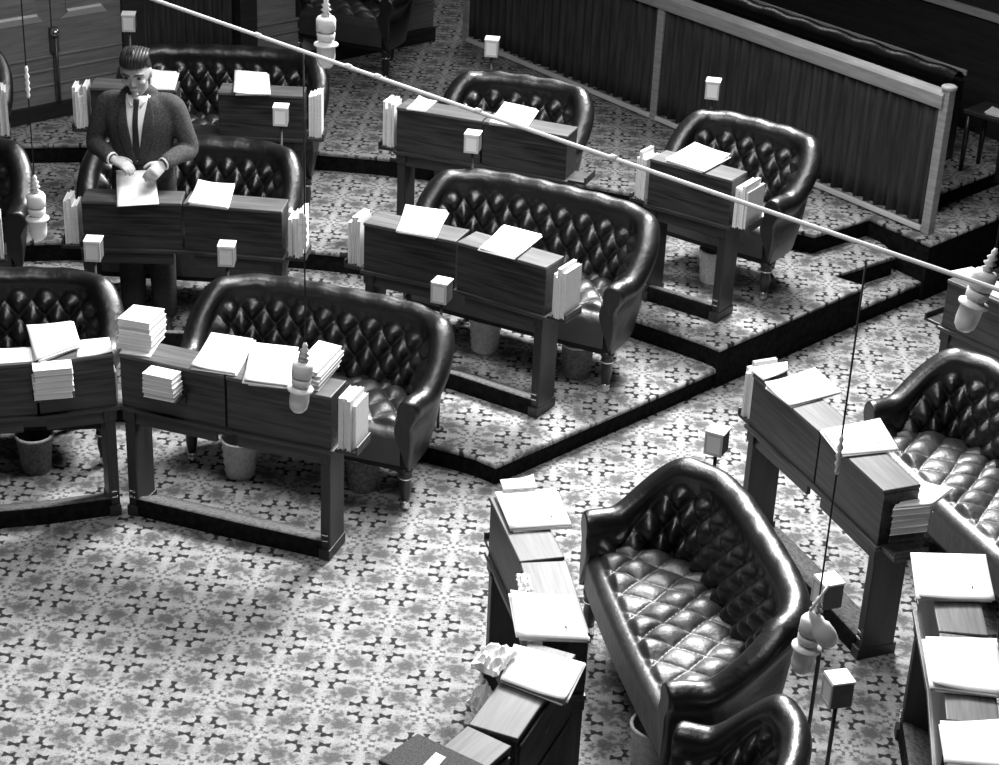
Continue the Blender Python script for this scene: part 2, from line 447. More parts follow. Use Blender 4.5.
for a, b_ in ((.03, 2.37), (2.43, 4.47)):
    mb = MB(); mb.box(a, b_, .012, .040, .012, .04)
    bevel(mb.build('bottom_rail', M['trim_wood'], fence))

# ------------------------------------------------------------------ sofas
def smooth(t): t = max(0, min(1, t)); return t * t * (3 - 2 * t)
def tuft(u, v, p=.55):
    a, b = abs(sin(PI * (u + v))), abs(sin(PI * (u - v)))
    return (a * b) ** p
def make_sofa(W, D, arm=.60, back=.825, nrm=160):
    """local frame: x along the width, y to the back, front of the arms at y = 0"""
    root = bpy.data.objects.new('sofa', None); COL.objects.link(root); root.empty_display_size = .1
    e = 2 / 4.2; hw = W / 2 - .055; dd = D - .055
    raw = []
    for i in range(801):
        f = PI * i / 800; c, s = cos(f), sin(f)
        raw.append(Vector((hw * math.copysign(abs(c) ** e, c), dd * abs(s) ** e)))
    L = [0]
    for i in range(800): L.append(L[-1] + (raw[i + 1] - raw[i]).length)
    T = L[-1]; N = nrm; path = []; k = 0
    for i in range(N + 1):
        t = T * i / N
        while k < 799 and L[k + 1] < t: k += 1
        a = (t - L[k]) / max(1e-9, L[k + 1] - L[k]); path.append(raw[k].lerp(raw[k + 1], a))
    nor = []
    for i in range(N + 1):
        d = (path[min(N, i + 1)] - path[max(0, i - 1)]).normalized(); nor.append(Vector((d.y, -d.x)))
    def top(s):
        q = min(s, T - s); return arm + (back - arm) * smooth((q - .10) / .30) + .012 * sin(PI * s / T)
    ni, nr_, no = 30, 14, 8
    tw = T / round(T / .130); th = .165
    def section(i):
        s = T * i / N; zt = top(s); rr = .060; zc = zt - rr
        q = min(s, T - s); lean = .055 * smooth(q / .3)
        pts = []
        for k in range(ni):                                   # tufted inside face
            t = k / ni; z = .37 + (zc - .03 - .37) * t
            o = -.050 - .02 * sin(PI * min(1, t * 1.1)) + lean * t
            amt = smooth(q / .10) * smooth((z - .40) / .05) * smooth((zc - .02 - z) / .06)
            o -= .056 * amt * (tuft(s / tw, (z - .445) / th) - .25)
            pts.append((o, z))
        for k in range(nr_ + 1):                              # the roll
            a = math.radians(200 - 245 * k / nr_)
            pts.append((.004 + lean + rr * cos(a), zc + rr * sin(a) + .003 * sin(s * 37) * sin(a)))
        for k in range(1, no + 1):                            # outside, plain
            t = k / no; z = zc - .05 - (zc - .05 - .23) * t
            pts.append((.022 + lean * (1 - t) + .012 * sin(PI * t) - .006 * t, z))
        return pts
    mb = MB(); rows = [section(i) for i in range(N + 1)]; m = len(rows[0])
    for i in range(N + 1):
        for o, z in rows[i]:
            p = path[i] + nor[i] * o; mb.v.append((p.x, p.y, z))
    for i in range(N):
        for j in range(m - 1):
            a = i * m + j; mb.face([a, a + 1, a + m + 1, a + m], True)
    # rounded arm fronts
    for i, sg in ((0, 1), (N, -1)):
        cy = path[i].y
        ring = [i * m + j for j in range(m)]
        prev = ring
        for st, (shr, out) in enumerate(((.93, .012), (.80, .020))):
            cx = sum(mb.v[r_][0] for r_ in ring) / m; cz = sum(mb.v[r_][2] for r_ in ring) / m
            nb = len(mb.v)
            for r_ in ring:
                x, y, z = mb.v[r_]; mb.v.append((cx + (x - cx) * shr, y - out, cz + (z - cz) * (1 - (1 - shr) * .3)))
            cur = [nb + j for j in range(m)]
            for j in range(m):
                jn = (j + 1) % m; q = [prev[j], prev[jn], cur[jn], cur[j]]
                mb.face(q if sg < 0 else q[::-1], True)
            prev = cur
        mb.face(prev if sg < 0 else prev[::-1], False)
    mb.build('backrest', M['leather'], root)
    # seat cushion, tufted, rolled front
    def yb(x):
        t = min(.999, abs(x) / (hw - .055)); return (dd - .05) * (1 - t ** 4.2) ** (1 / 4.2)
    sx = (2 * (hw - .05)) / round(2 * (hw - .05) / .155); sy = .19
    def seat(u, v):
        x = (2 * u - 1) * (hw - .035); yf = -.012 - .016 * (1 - (2 * u - 1) ** 2)
        if v < .10: return (x, yf + .002, .25 + .12 * v / .10)
        if v < .22:
            ang = (v - .10) / .12 * PI / 2; return (x, yf + .05 * (1 - cos(ang)), .37 + .05 * sin(ang))
        t = (v - .22) / .78; y0 = yf + .05; y = y0 + (max(y0 + .01, yb(x)) - y0) * t
        ed = smooth(t / .07 + .1) * smooth((1 - abs(2 * u - 1)) / .06)
        z = .42 + .012 * sin(PI * t) + (.030 + .010 * sin(x * 13 + y * 9)) * ed * tuft(x / sx + .03 * sin(y * 23), (y + .03) / sy + .04 * sin(x * 17), .42)
        return (x, y, z)
    mb = MB(); mb.grid(seat, int(W / .0066), 100); mb.build('seat', M['seat_leather'], root)
    # underside
    mb = MB(); poly = [(p.x, p.y) for p in path[::8]]; mb.prism([(-hw, -.0)] + [(hw, 0)] + poly[1:-1], .215, .30)
    mb.build('seat_frame', M['leather_under'], root)
    # turned legs with brass castors
    for x, y in ((hw - .02, .03), (-hw + .02, .03), (hw - .16, dd - .06), (-hw + .16, dd - .06)):
        mb = MB(); mb.lathe([(.036, .23), (.036, .205), (.028, .20), (.034, .185), (.034, .175), (.026, .165), (.031, .12), (.022, .06), (.020, .045)][::-1], (x, y, 0), 14)
        lg = mb.build('leg', M['turned_wood'], root)
        mb = MB(); mb.lathe([(.010, .002), (.024, .004), (.026, .022), (.020, .034), (.023, .040), (.023, .048), (.018, .052)], (x, y, 0), 14)
        mb.build('castor', M['brass'], lg)
        mb = MB(); mb.lathe([(.032, .168), (.035, .172), (.035, .178), (.032, .182)], (x, y, 0), 14); mb.build('brass_collar', M['brass'], lg)
    return root
wide = make_sofa(1.32, .54, nrm=190); seat2 = make_sofa(.86, .48, nrm=130)
used = set()
def sofa(kind, l, r_, z, label, group, sx=1, sy=1):
    """l, r_ : the fronts of its two arms, the sitter's back at the left-hand side of l->r_"""
    base = wide if kind == 'wide' else seat2
    o = base if kind not in used else copy_tree(base); used.add(kind)
    l, r_ = Vector(l), Vector(r_); d = r_ - l; c = (l + r_) / 2
    o.location = (c.x, c.y, z); o.rotation_euler[2] = math.atan2(d.y, d.x)
    o['label'] = label; o['category'] = 'sofa'; o['group'] = group; o.scale = (sx, sy, 1.04 if z > .1 else 1)
    return o
G1 = 'buttoned leather sofas of the left bank'; G2 = 'buttoned leather sofas of the right bank'; G3 = 'short buttoned leather sofas by the fence'
sofa('wide', (-3.09, 7.89), (-1.88, 8.10), 0, 'dark buttoned leather sofa behind the front-row desk at the left picture edge', G1)
sofa('wide', (-1.555, 8.19), (-.385, 7.79), 0, 'dark buttoned leather sofa behind the desk with white book stacks', G1, .97)
sofa('wide', (-2.39, 9.60), (-1.13, 9.57), .12, 'dark buttoned leather sofa directly behind the standing man', G1, .88)
sofa('wide', (-.56, 9.44), (.595, 8.86), .12, 'dark buttoned leather sofa behind the centre desk of the lowest tier', G1)
sofa('wide', (-2.40, 10.86), (-1.13, 10.86), .25, 'dark buttoned leather sofa of the back row, below the pleated curtain', G1, .92)
sofa('short', (-.46, 10.75), (.34, 10.49), .25, 'short dark leather sofa of the back row under the white cable', G3)
sofa('short', (.82, 10.31), (1.50, 9.83), .25, 'short dark leather sofa close in front of the fence, at the gangway end', G3)
sofa('wide', (.385, 6.93), (.685, 5.63), 0, 'large buttoned leather sofa in the foreground with its whole seat showing', G2)
sofa('wide', (.71, 5.49), (.24, 4.28), 0, 'leather sofa cut by the bottom edge, its rolled arm showing', G2, 1, .85)
sofa('wide', (1.75, 8.03), (2.21, 6.84), 0, 'buttoned leather sofa with a wide tufted seat cut by the right picture edge', G2)
sofa('wide', (-3.86, 9.25), (-2.615, 9.52), .12, 'leather sofa at the far left edge beside the aisle, middle row', G1)
sofa('wide', (-4.25, 10.45), (-3.02, 10.80), .25, 'leather sofa at the far left edge beside the aisle, back row by the door', G1)
sofa('short', (-1.62, 13.35), (-.87, 13.02), .38, 'dark leather seat at the top of the photo near the corner of the fence', G3)

# ------------------------------------------------------------------ desks
BOXD = .165
def make_desk(pts, z, label, group, gap=None, legs=(1, 1), trays=(1, 1), racks=()):
    """pts: front edge of the lids from one end to the other; the sitter is on the left-hand side"""
    P = [Vector(p) for p in pts]; c = (P[0] + P[-1]) / 2; d = P[-1] - P[0]; rz = math.atan2(d.y, d.x)
    root = thing('desk', label, 'desk', (c.x, c.y, z), rz, group)
    ca, sa = cos(-rz), sin(-rz)
    Q = [Vector(((p - c).x * ca - (p - c).y * sa, (p - c).x * sa + (p - c).y * ca)) for p in P]
    segs = list(zip(Q[:-1], Q[1:]))
    if gap is not None: segs = [s for i, s in enumerate(segs) if i != gap]
    for a, b in segs:
        t = (b - a).normalized(); n = Vector((-t.y, t.x)); a2, b2 = a + t * .005, b - t * .005
        quad = [a2, b2, b2 + n * BOXD, a2 + n * BOXD]
        ln_ = (b2 - a2).length; mid = (a2 + b2) / 2; ang = math.atan2(t.y, t.x)
        mb = MB(); mb.box(-ln_ / 2, ln_ / 2, 0, BOXD, .575, .822)
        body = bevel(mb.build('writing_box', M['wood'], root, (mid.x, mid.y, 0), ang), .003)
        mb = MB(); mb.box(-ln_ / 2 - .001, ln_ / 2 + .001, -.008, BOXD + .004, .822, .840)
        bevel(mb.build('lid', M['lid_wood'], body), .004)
        mb = MB(); mb.box(-ln_ / 2 + .012, ln_ / 2 - .012, BOXD - .002, BOXD + .012, .79, .806); 
        mb.box(-ln_ / 2 + .02, ln_ / 2 - .02, BOXD - .002, BOXD + .006, .60, .78)
        bevel(mb.build('drawer', M['wood'], body), .003)
        mb = MB(); mb.box(-.012, .012, BOXD + .004, BOXD + .010, .685, .712)
        mb.build('keyhole_plate', M['brass'], body)
        # apron under the box, set back a little
        mb = MB(); mb.box(-ln_ * .42, ln_ * .40, .012, .032, .485, .557)
        bevel(mb.build('apron', M['wood'], root, (mid.x, mid.y, 0), ang), .003)
    # shelf under the boxes, running on past the ends as book trays
    fr, bk = [], []
    nrm_ = []
    for i in range(len(Q)):
        t = (Q[min(i + 1, len(Q) - 1)] - Q[max(i - 1, 0)]).normalized(); nrm_.append(Vector((-t.y, t.x)))
    t0 = (Q[1] - Q[0]).normalized(); t1 = (Q[-1] - Q[-2]).normalized()
    F_ = [q - n * .014 for q, n in zip(Q, nrm_)]; B_ = [q + n * (BOXD + .006) for q, n in zip(Q, nrm_)]
    F_[0] = F_[0] - t0 * .01; B_[0] = B_[0] - t0 * .01; F_[-1] = F_[-1] + t1 * .01; B_[-1] = B_[-1] + t1 * .01
    mb = MB(); mb.prism([tuple(q) for q in F_] + [tuple(q) for q in reversed(B_)], .556, .576)
    bevel(mb.build('base_shelf', M['lid_wood'] if False else M['wood'], root), .004)
    for side, on in ((0, trays[0]), (1, trays[1])):
        if not on: continue
        q, t, n = (Q[0], -t0, nrm_[0]) if side == 0 else (Q[-1], t1, nrm_[-1])
        if side == 0: n = Vector((t.y, -t.x))
        else: n = Vector((-t.y, t.x))
        mb = MB()
        a, b, cc, dd = q + t * .011 + n * .01, q + t * .115 + n * .01, q + t * .115 + n * .17, q + t * .011 + n * .17
        po = [a, b, cc, dd] if side == 1 else [b, a, dd, cc]
        mb.prism([tuple(p) for p in po], .560, .578)
        a, b, cc, dd = q + t * .103 + n * .01, q + t * .115 + n * .01, q + t * .115 + n * .17, q + t * .103 + n * .17
        po = [a, b, cc, dd] if side == 1 else [b, a, dd, cc]
        mb.prism([tuple(p) for p in po], .578, .605)
        bevel(mb.build('book_tray', M['wood'], root), .003)
    for x0, z0_, w in racks:
        mb = MB(); mb.box(x0 - w / 2, x0 + w / 2, -.13, .0, z0_ - .012, z0_)
        k = mb.build('front_rack', M['leg_wood'], root)
        # bracket follows the local front line
        k.location = (0, min(q.y for q in Q) * 0 + front_y(Q, x0), 0)
    for side in (0, 1):
        if not legs[side]: continue
        q, t = (Q[0], t0) if side == 0 else (Q[-1], -t1)
        n = Vector((-t0.y, t0.x)) if side == 0 else Vector((-t1.y, t1.x))
        ang = math.atan2(t.y, t.x) if side == 0 else math.atan2(t1.y, t1.x)
        mid = q + t * .035
        mb = MB(); mb.box(-.024, .024, .004, BOXD, .05, .556); mb.box(-.027, .027, -.012, BOXD + .012, 0, .055)
        mb.box(-.030, .030, -.004, BOXD + .004, .50, .556)
        lg = bevel(mb.build('leg', M['leg_wood'], root, (mid.x, mid.y, 0), ang), .004)
        for zz in (.095, .125):
            mb = MB(); mb.box(-.014, .014, -.006, .006, zz, zz + .010)
            bevel(mb.build('brass_band', M['brass'], lg), .003)
    # sloping carpeted footrest between the legs, following the curve
    mb = MB(); rows = []
    K = 24; T = [0]
    fine = []
    for i in range(K + 1):
        u = i / K; x = Q[0].x + .05 + (Q[-1].x - Q[0].x - .10) * u; fine.append((x, front_y(Q, x)))
    for x, y in fine:
        rows.append([(x, y + .0, 0), (x, y + .0, .075), (x, y + .006, .088), (x, y + .018, .092), (x, y + .04, .086), (x, y + .20, .012), (x, y + .20, 0)])
    b = len(mb.v)
    for r_ in rows: mb.v.extend(r_)
    m = 7; mb.mats = [M['shaded_riser'], M['plain_carpet']]  # front face takes the same painted-in shade
    for i in range(K):
        for j in range(m - 1):
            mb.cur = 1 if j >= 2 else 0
            a = b + i * m + j; mb.face([a, a + m, a + m + 1, a + 1], True)
    mb.face([b + j for j in range(m)]); mb.face([b + K * m + j for j in reversed(range(m))])
    mb.build('footrest', None, root)
    return root, Q, rz, (t0, t1)
def front_y(Q, x):
    """smooth front line through the bend"""
    for a, b in zip(Q[:-1], Q[1:]):
        if x <= b.x or b is Q[-1]:
            t = (x - a.x) / (b.x - a.x); return a.y + (b.y - a.y) * t
GD1 = 'curved rows of wooden desks, left bank'; GD2 = 'curved rows of wooden desks, right bank'
DK = {}
def desk(k, *a, **kw): DK[k] = make_desk(*a, **kw)
desk('A', [(-2.72, 7.37), (-2.06, 7.545), (-1.733, 7.67)], 0, 'dark wooden front-row desk cut by the left picture edge', GD1, trays=(1, 0))
desk('B', [(-1.716, 7.674), (-1.21, 7.50), (-.722, 7.345)], 0, 'dark wooden front-row desk loaded with white books and papers, basket beneath', GD1, trays=(0, 1))
desk('RL', [(-2.205, 9.172), (-1.682, 9.196), (-1.155, 9.148)], .12, 'dark wooden desk that the standing man works at', GD1)
desk('RR', [(-.733, 9.052), (-.245, 8.857), (.208, 8.582)], .12, 'dark wooden desk on the lowest tier at the centre of the photo', GD1)
desk('TL', [(-2.452, 10.584), (-1.945, 10.602), (-1.712, 10.604), (-1.208, 10.600)], .25, 'dark wooden back-row desk with an open gap at its middle, behind the man', GD1, gap=1)
desk('TM', [(-.665, 10.485), (-.165, 10.31), (.322, 10.125)], .25, 'dark wooden back-row desk crossed by the white cable', GD1)
desk('TR', [(.760, 9.832), (1.191, 9.548)], .25, 'short dark wooden desk at the gangway end of the back row', GD1)
desk('C', [(-.015, 6.56), (.115, 6.085), (.195, 5.605)], 0, 'dark wooden inner desk in front of the foreground sofa', GD2, trays=(1, 0))
desk('G', [(.155, 5.57), (-.045, 5.072), (-.33, 4.64)], 0, 'dark wooden desk turning away at the bottom edge, keyhole side showing', GD2, trays=(0, 1))
desk('D', [(1.149, 7.768), (1.386, 7.236), (1.588, 6.745)], 0, 'dark wooden right-hand desk with two large sheets, before the sofa at the edge', GD2)
desk('E', [(1.665, 6.27), (1.627, 5.745), (1.555, 5.22)], 0, 'dark wooden desk at the lower right picture edge with three paper piles', GD2)
desk('F', [(2.252, 8.945), (2.60, 8.53), (2.88, 8.08)], 0, 'dark wooden desk at the right picture edge beside the far gangway', GD2)
desk('X', [(-3.70, 8.62), (-3.15, 8.80), (-2.66, 8.93)], .12, 'dark wooden desk mostly outside the left edge, middle row', GD1)
desk('Y', [(-4.02, 10.03), (-3.5, 10.24), (-2.99, 10.38)], .25, 'dark wooden desk mostly outside the left edge, back row', GD1)

# ------------------------------------------------------------------ papers
def sheet_pile(name, quad, z, label, n=3, th=.004, cat='papers', group=None, mark=False, jit=.012, lift=0, seed=0):
    """a few loose sheets, quad = plan corners of the top one"""
    rnd = random.Random(hash_(label) + seed); q = [Vector(p) for p in quad]
    c = sum(q, Vector((0, 0))) / 4
    loc = Vector((c.x, c.y, z)); mb = MB(); mb.mats = [M['paper'], M['ink'], M['paper_edge']]
    area = sum(q[i].x * q[(i + 1) % 4].y - q[(i + 1) % 4].x * q[i].y for i in range(4))
    if area < 0: q = [q[1], q[0], q[3], q[2]]
    for k in range(n):
        a = rnd.uniform(-.05, .05) * (k < n - 1); sc = 1 - rnd.uniform(0, .04) * (k < n - 1)
        off = Vector((rnd.uniform(-jit, jit), rnd.uniform(-jit, jit))) * (k < n - 1)
        ca, sa = cos(a), sin(a)
        pq = []
        for p in q:
            d = (p - c) * sc; pq.append(Vector((d.x * ca - d.y * sa, d.x * sa + d.y * ca)) + off)
        z0 = k * th; nn = 8; curl = rnd.uniform(.2, 1) * .006 * (k == n - 1)
        cx_, cy_ = rnd.choice((0, 1)), rnd.choice((0, 1))
        def P(u, v, dz):
            lo = pq[0].lerp(pq[1], u); hi = pq[3].lerp(pq[2], u); p = lo.lerp(hi, v)
            w = max(0, 1 - math.hypot(u - cx_, v - cy_) / .6)
            return (p.x, p.y, z0 + dz + curl * w * w * 3 + lift * v * v)
        mb.cur = 0
        b0 = len(mb.v); mb.grid(lambda u, v: P(u, v, th * .92), nn, nn)
        b1 = len(mb.v); mb.grid(lambda u, v: P(u, v, 0), nn, nn, flip=True)
        w = nn + 1; mb.cur = 2
        rim = [i for i in range(nn)] 
        per = [(i, i + 1) for i in range(nn)] + [(i * w + nn, (i + 1) * w + nn) for i in range(nn)] + \
              [(nn * w + i + 1, nn * w + i) for i in reversed(range(nn))] + [((i + 1) * w, i * w) for i in reversed(range(nn))]
        for i, j in per: mb.face([b1 + i, b1 + j, b0 + j, b0 + i])
    if mark:
        mb.cur = 1; zz = n * th + .0012; o = (pq[2] - pq[0]) * .22
        e = (pq[1] - pq[0]).normalized() * .018; f_ = (pq[3] - pq[0]).normalized() * .006
        b = len(mb.v)
        for s_ in (o, o + e, o + e + f_, o + f_): mb.v.append((s_.x, s_.y, zz))
        mb.face([b, b + 1, b + 2, b + 3])
    o = mb.build(name, None, loc=loc); return tag(o, label, cat, group)
def hash_(s): return sum((i + 1) * ord(ch) for i, ch in enumerate(s)) % 100003
ZT = .8405
PQ = {
'a1': (ZT, [(-2.239, 7.499), (-2.060, 7.547), (-2.102, 7.685), (-2.275, 7.641)], 'flat white sheet left of the open papers, front-row desk at left edge', 1),
'a2': (ZT, [(-1.890, 7.604), (-1.737, 7.665), (-1.788, 7.822), (-1.915, 7.777)], 'flat white sheet on the right-hand lid of the front-row desk at the left edge', 1),
'a3': (ZT + .008, [(-2.048, 7.520), (-1.894, 7.690), (-1.981, 7.925), (-2.169, 7.846)], 'open white papers lying across the middle of the front-row desk at the left edge', 5),
'b0': (ZT, [(-1.710, 7.668), (-1.567, 7.638), (-1.550, 7.80), (-1.697, 7.84)], 'white sheet beneath the tall book stack on the front-row desk', 1),
'b3': (ZT, [(-1.367, 7.539), (-1.166, 7.495), (-1.134, 7.850), (-1.332, 7.897)], 'left of two large paper piles at the middle of the front-row desk', 4),
'b4': (ZT, [(-1.113, 7.418), (-.921, 7.389), (-.917, 7.768), (-1.127, 7.798)], 'right of two large paper piles on the front-row desk, touching the books', 6),
'p2': (ZT + .12, [(-1.650, 9.172), (-1.440, 9.125), (-1.447, 9.46), (-1.640, 9.46)], 'white papers on the man\'s desk, not the ones he holds', 4),
'q1': (ZT + .12, [(-.551, 8.920), (-.351, 8.865), (-.313, 9.222), (-.530, 9.266)], 'left paper pile on the centre desk of the lowest tier', 4),
'q2': (ZT + .12, [(-.131, 8.731), (.052, 8.644), (.179, 8.957), (-.014, 9.063)], 'right paper pile on the centre desk of the lowest tier', 4),
't1': (ZT + .25, [(-2.098, 10.583), (-1.960, 10.600), (-2.000, 10.92), (-2.157, 10.92)], 'white sheets on the back-row desk beside the man\'s head', 2),
't2': (ZT + .25, [(-1.609, 10.547), (-1.401, 10.574), (-1.468, 10.962), (-1.664, 10.983)], 'white papers on the right half of the back-row desk with the gap', 3),
'm1': (ZT + .25, [(-.606, 10.440), (-.495, 10.415), (-.436, 10.595), (-.543, 10.643)], 'small white sheet on the left lid of the desk under the cable', 2),
'm2': (ZT + .25, [(-.125, 10.243), (.086, 10.185), (.142, 10.514), (-.045, 10.617)], 'larger white papers on the right lid of the desk under the cable', 4),
'n1': (ZT + .25, [(.846, 9.787), (1.044, 9.636), (1.202, 9.878), (1.022, 10.075)], 'large white papers on the short desk by the fence', 4),
'd1': (ZT, [(1.181, 7.624), (1.274, 7.437), (1.524, 7.592), (1.433, 7.828)], 'upper of two large sheets on the right-hand desk', 3),
'd2': (ZT, [(1.387, 7.223), (1.440, 7.013), (1.694, 7.082), (1.657, 7.358)], 'lower of two large sheets on the right-hand desk', 3),
'c1': (ZT, [(.001, 6.567), (.066, 6.293), (.305, 6.344), (.241, 6.610)], 'large white papers at the far end of the inner desk', 4),
'c2': (ZT, [(.074, 5.842), (.103, 5.570), (.352, 5.566), (.308, 5.843)], 'large white papers at the near end of the inner desk', 5),
'g1': (ZT, [(.048, 5.310), (.092, 5.520), (.339, 5.426), (.264, 5.193)], 'large white papers at the top of the desk leaving the bottom edge', 5),
'e1': (ZT, [(1.598, 6.246), (1.577, 5.927), (1.857, 5.943), (1.888, 6.257)], 'topmost of three paper piles down the desk at the lower right edge', 5),
'e2': (ZT, [(1.556, 5.682), (1.526, 5.381), (1.764, 5.354), (1.811, 5.690)], 'middle of three paper piles down the desk at the lower right edge', 5),
'e3': (ZT, [(1.512, 5.174), (1.490, 4.969), (1.717, 4.953), (1.741, 5.218)], 'lowest of three paper piles down the desk at the lower right edge', 5),
'f1': (ZT, [(2.283, 9.022), (2.371, 8.894), (2.473, 8.999), (2.403, 9.093)], 'white sheet at the corner of the desk beside the far gangway', 2),
'f2': (ZT, [(2.381, 8.838), (2.489, 8.696), (2.587, 8.810), (2.482, 8.941)], 'white sheets behind the hanging microphone at the right edge', 2),
}
for k, (z, q, lab, n) in PQ.items():
    sheet_pile('paper_pile', q, z, lab, n, mark=k in ('c1', 'c2', 'g1', 'd1', 'd2', 'e1'))
sheet_pile('paper_pile', [(.020, 6.640), (.034, 6.565), (.169, 6.596), (.153, 6.670)], ZT + .022, 'folded slip on the far edge of the topmost papers of the inner desk', 2)
sheet_pile('paper_pile', [(-1.997, 9.090), (-1.793, 9.150), (-1.845, 9.350), (-2.045, 9.340)], ZT + .12, 'white paper curling up in the hands of the standing man', 2, lift=.10)

def booklets(quad, z, n, th, label, group, jit=.01, turn=.06, name='booklet', cover='paper'):
    q = [Vector(p) for p in quad]; c = sum(q, Vector((0, 0))) / 4
    area = sum(q[i].x * q[(i + 1) % 4].y - q[(i + 1) % 4].x * q[i].y for i in range(4))
    if area < 0: q = [q[1], q[0], q[3], q[2]]
    rnd = random.Random(hash_(label))
    for k in range(n):
        a = rnd.uniform(-turn, turn); ca, sa = cos(a), sin(a); t_ = th * rnd.uniform(.8, 1.2)
        sc = rnd.uniform(.93, 1.0); off = Vector((rnd.uniform(-jit, jit), rnd.uniform(-jit, jit)))
        pq = [Vector((((p - c) * sc).x * ca - ((p - c) * sc).y * sa, ((p - c) * sc).x * sa + ((p - c) * sc).y * ca)) for p in q]
        mb = MB(); mb.mats = [M[cover], M['paper_edge'] if cover == 'paper' else M[cover]]
        mb.cur = 0; mb.prism([tuple(p) for p in pq], 0, .0022)
        mb.cur = 1; mb.prism([tuple(p * .97) for p in pq], .0022, t_ - .0026)
        mb.cur = 0; mb.prism([tuple(p) for p in pq], t_ - .0026, t_ - .0002)
        o = mb.build(name, None, loc=(c.x + off.x, c.y + off.y, z)); tag(o, label, name, group); z += t_
    return z
booklets([(-1.727, 7.714), (-1.565, 7.674), (-1.526, 7.85), (-1.685, 7.876)], ZT + .0045, 5, .029, 'white booklet in the tall stack at the left end of the front-row desk', 'tall booklet stack on the front-row desk')
booklets([(-.890, 7.43), (-.785, 7.386), (-.696, 7.657), (-.805, 7.709)], ZT, 4, .022, 'thick white booklet in the stack behind the low hanging microphone', 'booklets at the right end of the front-row desk', .014, .12)
# stacks held on small racks against the desk fronts
def rack_stack(k, x0, w, ztop, zbot, n, label, group):
    root, Q, rz, _ = DK[k]
    mb = MB(); fy = front_y(Q, x0)
    mb.box(x0 - w / 2 - .004, x0 + w / 2 + .004, fy - .105, fy - .012, zbot - .012, zbot)
    mb.box(x0 - w / 2 - .004, x0 + w / 2 + .004, fy - .016, fy + .002, zbot - .05, zbot + .03)
    bevel(mb.build('front_rack', M['leg_wood'], root), .002)
    c = Vector(root.location[:2]); ca, sa = cos(rz), sin(rz)
    def W(x, y): return (c.x + x * ca - y * sa, c.y + x * sa + y * ca)
    booklets([W(x0 - w / 2, fy - .11), W(x0 + w / 2, fy - .11), W(x0 + w / 2, fy - .02), W(x0 - w / 2, fy - .02)], root.location[2] + zbot, n, (ztop - zbot) / n, label, group, .004, .02)
rack_stack('A', .235, .175, .838, .70, 5, 'white booklet in the pile hung before the desk at the left edge', 'booklets on the front rack, left-edge desk')
rack_stack('B', -.265, .155, .838, .71, 5, 'white booklet in the pile hung before the front-row desk', 'booklets on the front rack, front-row desk')

def tray_bundle(k, side, n, label, h=.22, w=.14, flat=False, thick=.018, off=.024):
    """upright pamphlets in the tray at a desk end"""
    root, Q, rz, (t0, t1) = DK[k]
    q, t = (Q[0], -t0) if side == 0 else (Q[-1], t1)
    nn = Vector((t.y, -t.x)) if side == 0 else Vector((-t.y, t.x))
    ca, sa = cos(rz), sin(rz); base = Vector(root.location)
    def W(p): return Vector((p.x * ca - p.y * sa, p.x * sa + p.y * ca, 0)) 
    tw, nw = W(t), W(nn); rnd = random.Random(hash_(label))
    for i in range(n):
        th = thick * rnd.uniform(.7, 1.2); hh = h * rnd.uniform(.78, 1.08); ww = w * rnd.uniform(.85, 1.05)
        c = base + W(q) + tw * (off + th / 2) + nw * (.09 + rnd.uniform(-.015, .015)); off += th + .0015
        if off > .115: break
        up = Vector((0, 0, 1))
        mb = MB(); mb.mats = [M['paper'], M['paper_edge']]
        mb.cur = 0
        for sg in (-1, 1): mb.obox(up * (hh / 2) + tw * (sg * (th / 2 - .001)), nw * (ww / 2), tw * .001, up * (hh / 2))
        mb.cur = 1; mb.obox(up * (hh / 2), nw * (ww / 2 - .003), tw * (th / 2 - .002), up * (hh / 2 - .003))
        mb.cur = 0
        o = mb.build('pamphlet', None, loc=(c.x, c.y, base.z + .578)); tag(o, label, 'pamphlet', 'pamphlets: ' + label)
tray_bundle('A', 1, 1, 'white pamphlet upright between the two front-row desks', .16, .12, thick=.009, off=.003)
tray_bundle('B', 1, 5, 'white pamphlet upright in the right end tray of the front-row desk', .25, .15)
tray_bundle('RL', 0, 5, 'white pamphlet upright in the left end tray of the man\'s desk', .25, .13)
tray_bundle('RL', 1, 5, 'white pamphlet upright in the right end tray of the man\'s desk', .27, .14)
tray_bundle('RR', 0, 4, 'white pamphlet upright in the left end tray of the centre desk', .25, .14)
tray_bundle('RR', 1, 5, 'white pamphlet upright in the right end tray of the centre desk', .27, .15)
tray_bundle('TL', 0, 5, 'white pamphlet upright in the left end tray of the desk with the gap', .24, .13)
tray_bundle('TL', 1, 5, 'white pamphlet upright in the right end tray of the desk with the gap', .29, .13)
tray_bundle('TM', 0, 4, 'white pamphlet upright in the left end tray of the desk under the cable', .26, .13)
tray_bundle('TR', 0, 4, 'white pamphlet upright in the left end tray of the short desk by the fence', .27, .14)
tray_bundle('D', 0, 4, 'white pamphlet upright in the far end tray of the right-hand desk', .27, .14)
tray_bundle('TR', 1, 6, 'white pamphlet upright in the right end tray of the short fence-side desk', .23, .20)
tray_bundle('X', 1, 5, 'white pamphlet upright in the desk tray at the left edge, middle row', .25, .14)
tray_bundle('Y', 1, 5, 'white pamphlet upright in the desk tray at the left edge, back row', .26, .14)
sheet_pile('paper_pile', [(1.135, 7.775), (1.184, 7.66), (1.30, 7.755), (1.31, 7.855)], ZT + .014, 'white slip at the far corner of the right-hand desk', 2)
rk = [(1.618, 6.728), (1.735, 6.765), (1.815, 6.945), (1.698, 6.905)]
